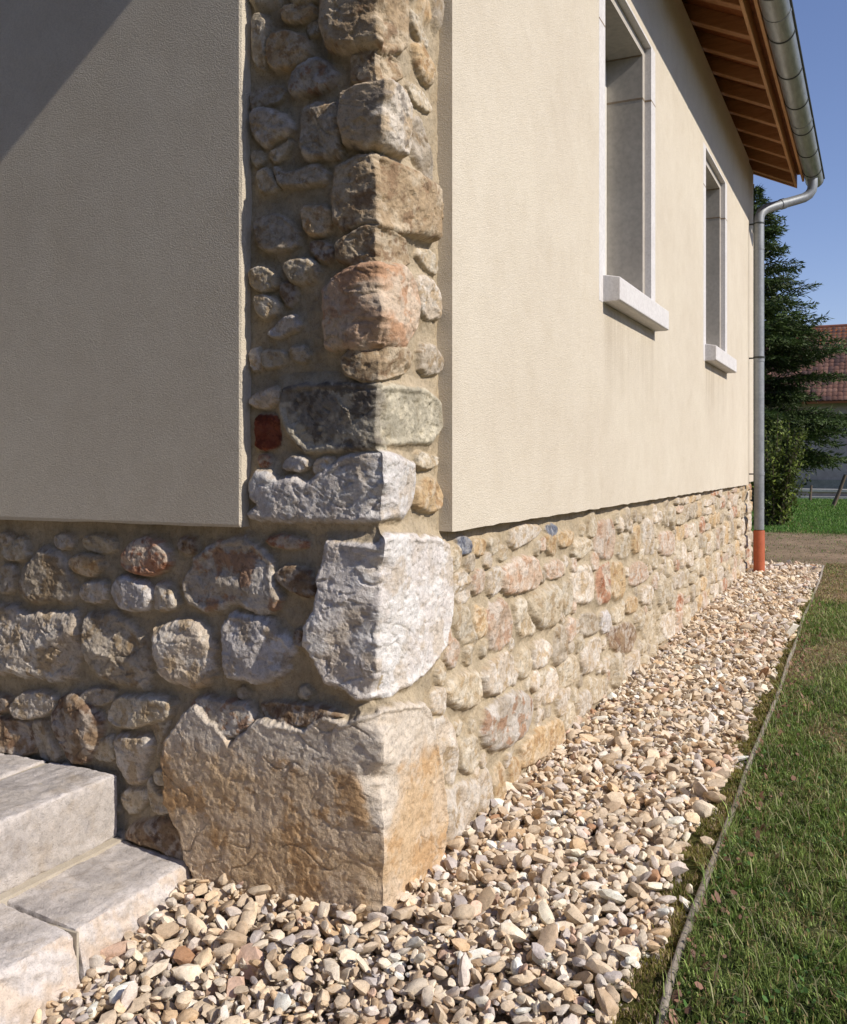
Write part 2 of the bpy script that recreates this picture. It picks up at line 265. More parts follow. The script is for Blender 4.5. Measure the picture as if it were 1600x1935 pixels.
# ------------------------------------------------------------------ stone masonry field
POLYS = """n g 16 -1285,873,-1259,883,-1234,869,-1242,850,-1285,839
n t 18 -1275,843,-1223,863,-1181,871,-1168,841,-1177,810,-1232,801,-1270,812
n w 14 -1069,874,-1044,884,-996,883,-988,859,-1012,844,-1056,848
n g 30 -1200,737,-1178,780,-1145,812,-1112,844,-1055,843,-1015,818,-1007,783,-975,737,-975,702,-1031,693,-1079,696,-1129,678,-1187,695
n o 18 -1001,818,-954,826,-888,826,-880,794,-922,769,-977,780,-1005,797
n w 16 -955,743,-939,750,-866,757,-862,714,-885,698,-924,695,-963,707
n g 18 -1283,780,-1232,789,-1219,759,-1232,709,-1283,700
n t 10 -952,878,-905,888,-837,876,-837,847,-898,839,-948,849
n r 28 -801,827,-778,868,-720,890,-655,878,-627,846,-637,807,-691,784,-756,790,-801,804
n l 26 -851,738,-809,781,-758,772,-699,756,-689,720,-707,691,-765,681,-817,689
n w 20 -693,730,-671,771,-639,761,-618,735,-608,705,-653,691,-689,697
n h 34 -590,759,-576,804,-535,850,-481,885,-408,898,-337,880,-299,834,-287,787,-271,752,-281,712,-325,711,-369,703,-415,732,-474,704,-535,700,-583,727
n r 12 -325,895,-259,908,-198,894,-198,879,-247,877,-303,882
n b 20 -289,812,-255,830,-206,827,-175,803,-169,762,-206,755,-255,772,-280,792
n w 36 -1324,662,-1255,671,-1187,650,-1112,658,-999,665,-974,660,-963,598,-967,527,-987,472,-1063,456,-1145,460,-1221,461,-1324,457
n g 30 -944,657,-890,670,-836,674,-777,652,-725,611,-718,549,-704,494,-725,467,-792,474,-852,480,-921,496,-944,558
n w 38 -693,636,-647,656,-576,672,-515,660,-488,624,-478,555,-488,511,-528,493,-590,495,-647,506,-675,553
n l 32 -461,670,-435,696,-389,702,-299,687,-250,649,-240,619,-253,560,-293,533,-389,526,-448,531,-455,600
n w 26 -1233,368,-1199,402,-1107,424,-1050,412,-1058,375,-1124,347,-1207,331
n b 34 -1071,362,-1039,408,-983,437,-928,420,-867,380,-874,327,-905,277,-936,238,-991,230,-1039,289
n g 16 -955,426,-924,450,-840,453,-840,427,-893,406,-947,409
n t 26 -862,380,-824,436,-728,452,-649,455,-614,442,-635,401,-692,383,-765,357,-840,354
n b 30 -1289,325,-1221,327,-1162,322,-1137,289,-1129,248,-1187,222,-1289,233
n g 22 -1152,334,-1094,346,-1070,301,-1038,252,-1038,216,-1119,217,-1144,286
n b 18 -1301,396,-1249,389,-1240,353,-1301,334
n w 24 -826,327,-759,341,-694,343,-690,310,-722,255,-730,209,-789,197,-818,259
n t 14 -804,178,-715,197,-715,158,-774,109,-804,138
n t 16 -710,230,-681,191,-635,176,-621,145,-670,131,-706,159
n b 30 -784,71,-747,100,-675,123,-604,129,-570,91,-559,27,-604,19,-675,39,-777,50
n t 12 -919,272,-850,327,-839,305,-835,254,-904,251
n t 12 -684,432,-638,398,-666,332,-680,280,-677,331,-695,363
Q0 O 60 -638,300,-619,356,-575,414,-524,449,-445,401,-410,365,-320,438,-267,433,-182,427,-137,465,-75,459,11,493,67,492,180,463,234,421,261,356,304,255,333,126,318,47,261,-3,193,-114,11,-53,-112,-47,-307,-59,-480,-66,-553,37,-575,103,-627,183
n h 34 -538,467,-445,471,-358,468,-348,421,-417,373,-495,418,-553,443
n b 28 -335,476,-176,485,-76,474,-138,464,-176,433,-268,436,-328,440
Q1 W 48 -128,898,-68,897,-25,896,11,916,67,913,261,893,362,870,385,789,385,691,348,593,261,549,129,530,8,519,-13,511,-62,527,-137,552,-163,610,-188,640,-182,690,-163,724,-159,774,-150,823,-140,867
Q2 W 38 -374,963,-341,984,-365,1003,-365,1046,-346,1070,-308,1070,-280,1051,-230,1059,-193,1040,-158,1067,-96,1105,-40,1123,-11,1123,79,1109,158,1093,162,1042,140,988,96,955,21,959,-11,951,-184,947,-299,944,-365,952
n l 22 -261,1097,-234,1109,-193,1101,-193,1082,-220,1074,-261,1078
n w 20 -172,1094,-145,1109,-110,1101,-154,1067,-176,1071
n t 20 188,1125,258,1113,348,1101,268,1077,197,1085
n o 22 185,1018,245,1052,314,1047,344,1009,334,963,245,963,180,978
n R 10 -357,1216,-296,1217,-286,1199,-286,1148,-305,1129,-357,1129,-357,1176
n r 8 -353,1109,-316,1113,-311,1089,-339,1078
Q3 D 36 -272,1236,-262,1278,-198,1287,-37,1283,9,1278,80,1280,226,1286,321,1256,332,1193,267,1155,53,1147,-1,1142,18,1128,-55,1128,-198,1129,-233,1156,-262,1198
n w 16 -372,1261,-321,1281,-285,1288,-285,1250,-321,1234,-367,1244
Q4 T 32 -83,1346,-60,1369,18,1369,108,1379,127,1364,98,1327,-18,1298,-37,1299,-74,1317
Q5 P 34 -135,1521,-92,1554,-37,1574,18,1573,80,1583,146,1553,166,1505,156,1443,98,1394,-18,1376,-37,1374,-130,1381,-135,1451
Q6 T 34 -97,1632,-37,1662,-9,1663,98,1654,117,1607,62,1584,0,1582,-60,1584,-97,1599
n t 22 -267,1595,-232,1609,-173,1599,-163,1565,-202,1544,-242,1555
n t 18 -371,1592,-335,1599,-289,1576,-289,1542,-330,1533,-366,1553
n t 18 -356,1522,-320,1526,-279,1499,-289,1475,-320,1464,-351,1487
n b 10 -278,1555,-238,1548,-233,1514,-253,1490,-278,1526
n l 20 -311,1425,-268,1460,-233,1467,-218,1436,-263,1422,-298,1416
n b 14 -192,1644,-157,1649,-119,1629,-129,1596,-167,1604
n g 22 -359,1727,-282,1727,-232,1688,-217,1649,-252,1640,-307,1637,-348,1658
n o 20 -213,1741,-135,1732,-121,1677,-159,1660,-203,1677
n w 12 -375,1386,-344,1389,-338,1337,-364,1334
n t 10 -340,1385,-263,1377,-273,1343,-334,1337
n g 12 -252,1384,-207,1386,-193,1360,-217,1349,-247,1363
n w 20 167,1570,222,1592,306,1580,350,1514,306,1481,222,1487
n g 18 205,1402,288,1416,343,1385,343,1340,215,1325
n t 12 185,1647,299,1674,331,1612,256,1617
Q7 T 40 -143,2354,-27,2335,95,2373,103,2211,95,2145,21,2099,-11,2105,-56,2103,-85,2110,-130,2127,-143,2180
n o 20 -269,2253,-221,2254,-173,2241,-178,2216,-217,2209,-265,2219
n t 16 -357,2253,-334,2252,-316,2219,-327,2183,-325,2112,-357,2129,-361,2197
n o 24 -316,2194,-271,2196,-215,2174,-189,2147,-189,2114,-232,2096,-285,2098,-316,2126
n t 12 -368,2295,-314,2295,-282,2284,-309,2271,-350,2268
n t 10 -200,2202,-166,2202,-166,2169,-196,2171
n h 26 -248,2040,-227,2088,-170,2107,-137,2093,-107,2056,-120,2033,-170,2023,-231,2022
Q8 T 30 -60,2085,-27,2097,21,2092,71,2095,79,2066,0,2023,5,2017,-27,2019,-60,2036
n g 14 -372,2056,-335,2065,-268,2050,-281,2022,-335,2012,-367,2014
n w 22 -367,2008,-313,2007,-273,1985,-237,1947,-255,1931,-290,1921,-317,1906,-358,1935
n t 12 -368,1901,-336,1900,-332,1873,-359,1865
n t 14 -310,1892,-277,1902,-246,1917,-255,1888,-286,1866,-304,1873
n g 28 -199,1987,-169,1997,-136,1984,-94,1985,-85,1929,-94,1895,-90,1848,-136,1854,-187,1850,-212,1872,-208,1941
Q9 L 38 -80,1996,-48,2005,-23,2004,55,2013,103,1986,112,1900,95,1873,0,1861,-27,1860,-76,1881,-87,1925
Q10 T 40 -101,1820,-48,1838,-3,1842,31,1833,154,1838,270,1834,289,1776,279,1699,154,1687,0,1672,-27,1679,-85,1671,-109,1699,-114,1753
n t 14 -358,1846,-322,1852,-295,1815,-290,1792,-340,1795
n g 18 -301,1853,-275,1834,-222,1831,-174,1843,-136,1820,-140,1795,-183,1793,-244,1797,-279,1805
n t 14 154,2269,224,2268,279,2224,224,2206,172,2223
n o 18 174,2181,236,2210,281,2188,300,2156,281,2110,218,2110,182,2151
n t 14 137,2074,206,2080,298,2060,270,2039,172,2033
n g 16 143,1975,221,2015,257,1984,304,1888,285,1843,221,1857,168,1903
n k 16 457,872,510,874,557,852,549,828,465,836
n o 14 569,857,675,849,667,818,576,820
n t 18 693,854,800,849,772,816,719,807
n w 16 908,872,1030,878,1206,859,1160,833,948,807,889,826
n k 12 1286,858,1384,856,1409,831,1310,823
n o 14 1269,825,1404,816,1404,746,1293,764
n o 14 1430,822,1619,817,1591,770,1456,773
n t 22 1598,786,1836,768,1868,740,1714,702,1598,721
n p 24 1927,831,2243,831,2300,752,2243,653,1927,691
n t 16 2364,747,2591,741,2591,631,2325,645
n o 16 2634,769,2815,767,2815,642,2634,637
n w 18 2855,797,3157,780,3157,602,2903,624
n p 16 3218,698,3686,677,3686,543,3272,580
n w 16 443,767,495,779,557,749,557,688,450,696
n p 14 585,764,667,761,675,704,576,703
n w 16 706,751,804,760,813,700,741,676,697,695
n p 26 801,754,966,772,1136,756,1193,700,1159,652,1028,654,811,681
n p 16 1264,721,1451,719,1477,661,1300,665
n w 26 1587,658,1856,663,1921,596,1888,496,1615,541
n r 26 1954,619,2108,639,2199,634,2199,465,1970,484
n o 26 2206,634,2473,603,2493,453,2218,462
n p 20 2577,592,2896,571,2969,478,2577,482
n t 20 413,678,533,667,565,614,605,552,487,578
n o 14 593,652,659,649,693,568,609,563
n p 28 681,653,825,653,921,579,902,508,788,495,699,524
n t 20 943,630,1042,624,1063,565,1173,490,1000,505,947,575
n t 26 1092,625,1251,634,1425,621,1438,541,1374,481,1205,508,1114,558
n t 16 1482,629,1586,617,1586,504,1482,503
n g 20 1675,442,1780,468,1971,431,1971,360,1749,380
n l 16 2017,433,2194,417,2194,333,2051,347
n t 14 2237,420,2431,402,2431,344,2274,348
n o 14 2471,436,2730,412,2730,350,2513,361
n w 18 2808,454,3104,419,3052,337,2808,371
n w 30 643,452,730,473,859,475,937,434,907,372,802,361,660,386
n t 18 972,447,1068,458,1111,371,1046,356,972,378
n w 20 1115,457,1266,445,1339,395,1242,360,1128,368
n t 24 378,465,480,485,622,456,622,375,541,370,406,413
n w 16 296,471,364,462,364,399,296,415
n w 20 1242,308,1364,329,1415,265,1364,207,1242,219
n t 20 1441,314,1603,331,1690,265,1603,217,1467,231
n w 24 1690,307,1894,347,2062,310,1993,215,1768,217
n b 22 2139,342,2570,313,2747,234,2613,155,2212,238
n w 30 2418,133,2719,157,2788,61,2586,51,2418,94
n t 20 2801,267,3149,302,3202,182,2994,118
n w 22 3304,212,3724,210,3789,52,3418,78
n w 24 295,383,378,385,435,324,450,232,435,172,364,234,295,316
n t 22 476,290,609,267,634,192,561,170,484,211
n h 30 643,321,766,343,998,318,1127,254,1083,179,917,167,730,191,643,252
n o 28 982,142,1247,145,1420,125,1472,26,1132,44,982,66
n t 16 1531,137,1642,127,1642,20,1531,41
n w 16 1671,145,1853,138,1885,62,1701,55
n t 16 1901,163,2086,133,2069,56,1901,67
n w 24 350,170,495,160,606,138,606,52,465,22,364,18
n w 18 627,144,702,140,730,23,642,14
n o 18 740,129,828,117,846,-2,755,2
n o 18 885,114,984,92,984,-18,894,-10"""
PAL = {  # base, second, third colour
 'w': ((.56, .48, .385), (.65, .595, .52), (.46, .35, .22)), 'W': ((.64, .60, .57), (.70, .68, .66), (.56, .49, .41)),
 'l': ((.50, .47, .45), (.62, .59, .57), (.42, .35, .27)), 'L': ((.50, .40, .28), (.64, .58, .50), (.22, .19, .16)),
 'g': ((.41, .35, .27), (.51, .45, .37), (.31, .23, .14)), 't': ((.52, .44, .32), (.60, .54, .44), (.42, .32, .20)),
 'T': ((.40, .30, .19), (.52, .43, .31), (.26, .17, .10)), 'o': ((.52, .38, .22), (.58, .47, .33), (.38, .24, .12)),
 'O': ((.66, .49, .31), (.72, .64, .54), (.56, .36, .185)), 'b': ((.27, .19, .12), (.42, .36, .30), (.17, .10, .06)),
 'D': ((.24, .215, .18), (.44, .40, .32), (.12, .10, .08)), 'r': ((.44, .25, .16), (.54, .45, .36), (.30, .12, .06)),
 'R': ((.20, .05, .025), (.26, .08, .04), (.12, .03, .02)), 'k': ((.16, .18, .23), (.32, .33, .36), (.10, .11, .15)),
 'p': ((.52, .40, .30), (.60, .52, .44), (.46, .29, .19)), 'P': ((.52, .37, .26), (.58, .47, .36), (.46, .27, .16)),
 'h': ((.42, .37, .31), (.54, .50, .45), (.34, .20, .12))}
STONES = []
def chaikin(P, n=1):
    for _ in range(n):
        Q = np.roll(P, -1, 0); P = np.stack((P*.80+Q*.20, P*.20+Q*.80), 1).reshape(-1, 2)
    return P
for line in POLYS.split('\n'):
    k, c, h, pts = line.split(); a = np.array([float(t) for t in pts.split(',')]).reshape(-1, 2)/1000
    STONES.append(dict(kind=k, c=c, h=float(h)/1000*(.95 if a[:, 0].min() > .28 else 1), P=chaikin(a, 1) if k == 'n' else a))
def proc_stone(s0, s1, z0, z1, r_):
    cx, cz = (s0+s1)/2, (z0+z1)/2; n = r_.integers(7, 11); P = []
    e = r_.uniform(2.5, 5)
    for i in range(n):
        t = 2*pi*(i+r_.uniform(-.3, .3))/n; c, s_ = cos(t), sin(t)
        rr = (abs(c)**e+abs(s_)**e)**(-1/e)*r_.uniform(.86, 1.0)
        P.append((cx+c*rr*(s1-s0)/2, cz+s_*rr*(z1-z0)/2))
    return np.array(P)
r2 = np.random.default_rng(11)
def fill_rows(s0, s1, z0, z1, hmin, hmax, wmin, wmax, pal, hh=(.014, .03)):
    z = z0
    while z < z1-.03:
        h = min(r2.uniform(hmin, hmax), z1-z); s_ = s0+r2.uniform(-.04, 0)
        while s_ < s1:
            wd = r2.uniform(wmin, wmax); gap = r2.uniform(.006, .022)
            sub = 2 if (h > .11 and r2.random() < .3) else 1
            for q in range(sub):
                a = z+h*q/sub+gap/2+r2.uniform(-.02, .014); b = z+h*(q+1)/sub-gap/2+r2.uniform(-.02, .02)
                if b-a > .025 and min(s_+wd, s1)-s_ > .04:
                    STONES.append(dict(kind='n', c=pal[r2.integers(len(pal))], h=r2.uniform(*hh), P=chaikin(proc_stone(s_+gap/2, min(s_+wd, s1)-gap/2, a, b, r2), 1)))
            s_ += wd
        z += h
fill_rows(3.75, 7.56, -.05, .87, .10, .20, .10, .30, 'wwttoogprtwt', (.013, .026))
fill_rows(-3.3, -1.33, -.1, .90, .10, .17, .12, .28, 'wwgtlbgt')
fill_rows(-.37, -.14, 2.26, 3.84, .09, .16, .08, .16, 'ttgob')
fill_rows(.22, .34, 2.26, 3.84, .10, .2, .07, .12, 'ttgo')
for i, (a, b) in enumerate([(2.30, 2.52), (2.54, 2.80), (2.82, 3.02), (3.04, 3.34), (3.36, 3.58), (3.60, 3.84)]):
    STONES.append(dict(kind='Q%d' % (20+i), c='TTLTDT'[i], h=.035, P=chaikin(np.array([(-.13-.05*(i % 2), a), (-.14-.05*(i % 2), b), (.0, b-.01), (.20+.05*(i % 3), b), (.2+.05*(i % 3), a+.01), (0, a)]), 1)))
# filler stones dropped where the traced ones leave wide mortar
def inside_any(px, pz, rad):
    for s_ in STONES:
        P = s_['P']; lo = P.min(0)-rad; hi = P.max(0)+rad
        if lo[0] < px < hi[0] and lo[1] < pz < hi[1]:
            if poly_sd(np.array([px]), np.array([pz]), P)[0] > -rad: return True
    return False
def poly_sd(x, y, P):
    """signed distance, positive inside"""
    d = np.full(x.shape, 1e9); ins = np.zeros(x.shape, bool); n = len(P)
    for i in range(n):
        a = P[i]; b = P[(i+1) % n]; e = b-a; L = e@e+1e-12
        t = np.clip(((x-a[0])*e[0]+(y-a[1])*e[1])/L, 0, 1)
        dd = (x-a[0]-t*e[0])**2+(y-a[1]-t*e[1])**2; d = np.minimum(d, dd)
        c = ((a[1] > y) != (b[1] > y)) & (x < (b[0]-a[0])*(y-a[1])/(b[1]-a[1]+1e-12)+a[0]); ins ^= c
    return np.where(ins, np.sqrt(d), -np.sqrt(d))
NTR = len(STONES)
for (a0, a1, b0, b1, tries, pal, rr) in [(.30, 3.75, .02, .84, 5200, 'wttttgpw', (.014, .07)), (-1.3, -.15, .02, .88, 700, 'tgbwt', (.014, .03))]:
    for _ in range(tries):
        px = r2.uniform(a0, a1); pz = r2.uniform(b0, b1); rad = r2.uniform(*rr)
        if a0 > 0: rad *= 1+.25*min(px, 3)*.5
        if not inside_any(px, pz, rad+(.003 if a0 > 0 else .008)):
            P = proc_stone(px-rad*r2.uniform(.9, 1.2), px+rad*r2.uniform(.9, 1.2), pz-rad*r2.uniform(.8, 1.1), pz+rad*r2.uniform(.8, 1.1), r2)
            STONES.append(dict(kind='n', c=pal[r2.integers(len(pal))], h=.007+rad*(.28 if a0 > 0 else .35), P=chaikin(P, 1)))
MORT = np.array((.45, .375, .265))
def masonry(sv, zv):
    Sg, Z = np.meshgrid(sv, zv, indexing='ij')
    near = 1.0
    H = .0020 + .0075*fbm(Sg*6, Z*6, 3, 3) + .0018*fbm(Sg*34, Z*34, 5, 3) + .0006*noise(Sg*190, Z*190, 9)
    H -= .004
    mm = .5+.5*np.clip(fbm(Sg*9, Z*9, 21, 4), -1, 1)
    C = MORT*(.86+.22*mm)[..., None]*np.array((1, 1, 1))
    C = C*(1-.10*np.clip(fbm(Sg*2.1, Z*2.1, 24, 3), 0, 1))[..., None]
    ID = np.full(Sg.shape, -1, np.int32)
    for k, st in enumerate(STONES):
        P = st['P']; lo = P.min(0)-.035; hi = P.max(0)+.035
        i0, i1 = np.searchsorted(sv, (lo[0], hi[0])); j0, j1 = np.searchsorted(zv, (lo[1], hi[1]))
        if i1-i0 < 2 or j1-j0 < 2: continue
        s_ = Sg[i0:i1, j0:j1]; z_ = Z[i0:i1, j0:j1]; rg = np.random.default_rng(k*31+5)
        size = min(P.max(0)-P.min(0)); big = np.clip(size/.2, .25, 2.2)
        wq = .42 if st['kind'] != 'n' else 1.0
        wx = .0075*wq*big*fbm(s_*19, z_*19, k*7+1, 4, .6)+.0016*noise(s_*120, z_*120, k)
        wz = .0075*wq*big*fbm(s_*19+9, z_*19-5, k*7+2, 4, .6)+.0016*noise(s_*120+7, z_*120+7, k)
        d = poly_sd(s_+wx, z_+wz, P)+(.0065 if P[:, 0].min() < .28 else .010)+(.005 if st['kind'] != 'n' and P[:, 1].min() > 1.1 else 0)
        wdt = float(np.clip(size*.15, .007, .026))*rg.uniform(.8, 1.25)*(.75 if st['kind'] != 'n' else 1)
        ht = st['h']*(.85 if st['kind'] == 'n' else .95)*(1.25 if (st['kind'] == 'n' and P[:, 0].max() < 0) else 1)+.003
        pw = rg.uniform(2.0, 3.2)
        f = 1-(1-np.clip(d/wdt, 0, 1))**pw
        # facets of broken stone
        cx, cz = P.mean(0); R = (P.max(0)-P.min(0))/2
        F = None; isQ = st['kind'] != 'n'
        nf = 5 if size < .15 else 8
        for q in range(nf):
            ax = cx+rg.uniform(-.95, .95)*R[0]; az = cz+rg.uniform(-.95, .95)*R[1]
            g = rg.normal(0, .13 if isQ else .24, 2)
            g = g - (.07 if isQ else .17)*np.array(((ax-cx)/R[0], (az-cz)/R[1]))
            pl = g[0]*(s_-ax)+g[1]*(z_-az)+rg.uniform(0, .22)*ht
            if F is None: F = pl
            elif q == 4: F = np.maximum(F, pl-ht*.35)
            else: F = np.minimum(F, pl)
        F = np.clip(F, -ht*(.45 if isQ else .7), ht*.25)
        tn = fbm(s_*(5.5/np.sqrt(big))+.4*z_, z_*(8.5/np.sqrt(big)), k+40, 4, .55)*3.2
        fl = np.floor(tn); ter = (fl+sstep(.55, .95, tn-fl))/3.2
        if st['kind'] in ('Q4', 'Q6', 'Q8', 'Q3'): F = F-.007
        if st['kind'] in ('Q5', 'Q9', 'Q7'): F = F+.006
        rough = .0052*np.sqrt(big)*ter + .0020*np.sqrt(big)*fbm(s_*30, z_*30, k+60, 4, .62) + .0012*fbm(s_*110, z_*110, k+80, 2, .7)
        crack = np.abs(noise(s_*8.4+z_*3, z_*9, k+100)); crack = -.005*np.sqrt(big)*np.exp(-(crack/.016)**2)*sstep(.1, .35, noise(s_*6, z_*6, k+120))
        wu = s_+.010*fbm(s_*24, z_*24, k+310, 3); wv = z_+.010*fbm(s_*24+5, z_*24, k+311, 3)
        crag = .0052*facet(wu*17, wv*20, k+300)+.0022*facet(wu*46, wv*52, k+301)
        rough = rough*.7+crag*np.clip(np.sqrt(big), .6, 1.2)
        if isQ: rough = crag*.75+.0030*fbm(s_*5.5, z_*5.5, k+61, 3, .5)+.0012*fbm(s_*22, z_*22, k+64, 4, .6)+.0008*fbm(s_*80, z_*80, k+62, 3, .7)-.0035*sstep(.42, .6, noise(s_*38, z_*38, k+63)); crack = crack*.7
        if isQ:   # squared corner blocks: highest along the arris, each stepping in or out of the plumb line
            if st['kind'] == 'Q0': rough = rough*.62; F = F*.6 + .055*np.minimum(np.abs(s_), .42)*(s_ < 0)-.014   # this face is turned a little towards the sun
            elif st['kind'] == 'Q1': F = F + .035*np.abs(s_)*(s_ < 0)
            elif st['kind'] != 'Q2': F = F + .085*np.clip(.20-np.abs(s_), 0, .2)*(s_ < 0)
            dL, dR = {'Q7': (0, -.020), 'Q8': (-.012, -.022), 'Q9': (.004, .012), 'Q10': (0, -.016), 'Q6': (-.008, -.024), 'Q5': (.004, .004), 'Q4': (-.010, .008), 'Q3': (0, -.008), 'Q2': (.004, .013), 'Q1': (.008, -.016), 'Q0': (0, -.002)}.get(st['kind'], (0, 0))
            tl = rg.choice((-1, 1))*rg.uniform(.06, .16)*(.3 if st['kind'] == 'Q0' else 1); side_ = sstep(-.004, .004, s_); F = F+(dL*(1-side_)+(dR+tl*(z_-cz))*side_)*np.clip(1-np.abs(s_)/.16, 0, 1)
        fil = .45 if P[:, 0].min() > .28 else (.42 if isQ else (.30 if P[:, 1].min() > .93 else .24))
        hb = (ht+.004)*fil
        hs = -.004+hb+(ht+.004-hb)*f + (F*.85+rough+crack)*np.clip(d/wdt*.9, 0, 1)**.7
        hs = np.where(d > 0, hs, -.004+hb*np.exp(np.minimum(d, 0)/(.011+.3*ht))-.002 + .0012*noise(s_*60, z_*60, 77))
        cur = H[i0:i1, j0:j1]; on = (hs > cur)
        H[i0:i1, j0:j1] = np.where(on, hs, cur)
        # colour
        p = PAL[st['c']]; c1, c2, c3 = [np.array(t) for t in p]
        fr = 1.0/np.clip(size, .07, .3)
        m1 = sstep(-.25, .35, fbm(s_*fr*1.6, z_*fr*1.6, k+150, 5, .62)+.3*noise(s_*60, z_*60, k+3)); m2 = sstep(.15, .6, fbm(s_*fr*2.2, z_*fr*2.2, k+170, 6, .66))*.85
        if st['kind'] == 'Q0':   # white weathered top arris on the orange corner boulder
            top = sstep(.10, -.02, (.43-.10*np.abs(s_)/.4)-z_+.12*fbm(s_*9, z_*9, 7, 4)) if False else sstep(.31, .40, z_+.06*fbm(s_*8, z_*8, 7, 5)+.16*np.exp(-(s_/.035)**2)+.10*np.clip(s_+.25, 0, .2))
            m1 = np.clip(m1*.35+top, 0, 1); m2 = m2*(1-top)
        c = c1*(1-m1)[..., None]+c2*m1[..., None]; c = c*(1-m2)[..., None]+c3*m2[..., None]
        if st['kind'] == 'Q3':   # dark on the left face, pale on the right
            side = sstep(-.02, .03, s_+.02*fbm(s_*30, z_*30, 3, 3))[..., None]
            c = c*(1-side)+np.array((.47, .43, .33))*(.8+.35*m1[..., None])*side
        spk = fbm(s_*70, z_*70, k+200, 3); c = c*(1-.28*sstep(.35, .8, spk))[..., None]
        c = c*rg.uniform(.88, 1.1)
        # mortar smear on the rim
        rim = sstep(.006, .0, d+.005*fbm(s_*30, z_*30, k+220, 3))[..., None]*.85
        c = c*(1-rim)+MORT*rim
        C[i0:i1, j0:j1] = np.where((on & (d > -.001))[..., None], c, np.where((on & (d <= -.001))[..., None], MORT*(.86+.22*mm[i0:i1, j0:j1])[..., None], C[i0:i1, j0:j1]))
        ID[i0:i1, j0:j1] = np.where(on, np.where(d > -.001, k, -1), ID[i0:i1, j0:j1])
    # rounded arris at the corner
    e = .003+.040*np.clip(noise(Z*10, Z*0+.5, 300), 0, 1)+.014*np.clip(noise(Z*27, Z*0+.5, 302), 0, 1)
    H = H - np.clip(e, .001, .035)*np.clip(1-np.abs(Sg)/.045, 0, 1)**1.5
    return H, ID, C
zf = np.arange(-.16, 2.262, .0027); zc_ = np.arange(2.28, 3.88, .014); ZV = np.concatenate((zf, zc_)); 
jb = int(np.searchsorted(ZV, .955))     # base rows 0..jb ; quoin rows jb..end
sl = np.concatenate((np.arange(0, 1.34, .0027), np.arange(1.36, 3.3, .03)))
sr = [0.]
while sr[-1] < 7.56: sr.append(sr[-1]+.0026*(1+sr[-1]*.75))
sr = np.array(sr)
def patch(sv, zv, side, h0):
    s_ = sv if side > 0 else -sv[::-1]
    H, ID, C = masonry(s_, zv)
    if side < 0: H, ID, C = H[::-1], ID[::-1], C[::-1]
    return H, ID, C
PB = {}
for nm, jr in (('base', slice(0, jb+1)), ('quoin', slice(jb, len(ZV)))):
    zv = ZV[jr]
    L = sl if nm == 'base' else sl[sl < .425]; Rr = sr if nm == 'base' else sr[sr < .40]
    HL, IL, CL = patch(L, zv, -1, None); HR, IR, CR = patch(Rr, zv, 1, None)
    h0L, h0R = HL[0].copy(), HR[0].copy()
    PB[nm] = (L, Rr, zv, HL, IL, CL, HR, IR, CR, h0L, h0R)

house = tag(empty('stone_house', (0, 0, 0)), 'cream rendered house with a rubble stone base, exposed corner stones and wooden eaves', 'house')
pieces = {}   # name -> list of (V,F,C)
def collect(key, V, F, C):
    u, inv = np.unique(F.ravel(), return_inverse=True)
    pieces.setdefault(key, []).append((V[u], inv.reshape(F.shape), C[u]))
for nm, (L, Rr, zv, HL, IL, CL, HR, IR, CR, h0L, h0R) in PB.items():
    for side, sv, H, ID, C in ((-1, L, HL, IL, CL), (1, Rr, HR, IR, CR)):
        ns, nz = H.shape; Sg, Z = np.meshgrid(sv, zv, indexing='ij'); wgt = np.clip(1-Sg/.075, 0, 1)
        w1_ = np.clip(1-Sg/.022, 0, 1)
        def lohi(h):
            k = 14; ker = np.hanning(2*k+1); ker /= ker.sum(); lo = np.convolve(np.pad(h, k, mode='edge'), ker, 'valid'); return lo[None, :]*wgt+(h-lo)[None, :]*w1_
        if side < 0: X = -H; Y = Sg-lohi(h0R)
        else: X = Sg-lohi(h0L); Y = -H
        V = np.stack((X, Y, Z), -1).reshape(-1, 3); Cc = C.reshape(-1, 3)
        i, j = np.meshgrid(np.arange(ns-1), np.arange(nz-1), indexing='ij'); a = i*nz+j
        F = np.stack((a, a+nz, a+nz+1, a+1), -1) if side > 0 else np.stack((a, a+1, a+nz+1, a+nz), -1)
        F = F.reshape(-1, 4); fid = ID[:-1, :-1].ravel()
        qs = [k for k, s_ in enumerate(STONES) if s_['kind'] != 'n']
        rest = np.ones(len(F), bool)
        for q in qs:
            mk = fid == q
            if mk.sum() > 30: collect('Q%d' % q, V, F[mk], Cc); rest &= ~mk
        collect(nm, V, F[rest], Cc)
for key, lst in pieces.items():
    off = 0; Vs = []; Fs = []; Cs = []
    for V, F, C in lst: Vs.append(V); Fs.append(F+off); Cs.append(C); off += len(V)
    nm = {'base': 'stone_base', 'quoin': 'corner_masonry'}.get(key, 'corner_stone')
    o = np_mesh(nm, np.concatenate(Vs), np.concatenate(Fs), M['stone'], house, True, np.concatenate(Cs))
    if key[0] == 'Q':
        st = STONES[int(key[1:])]; lab = {'Q0': 'large orange boulder at the foot of the corner', 'Q1': 'tall white block above the orange boulder', 'Q2': 'white pitted block level with the bottom of the render', 'Q3': 'long dark corner stone', 'Q5': 'pinkish corner stone'}.get(st['kind'])
        if lab: o['label'] = lab
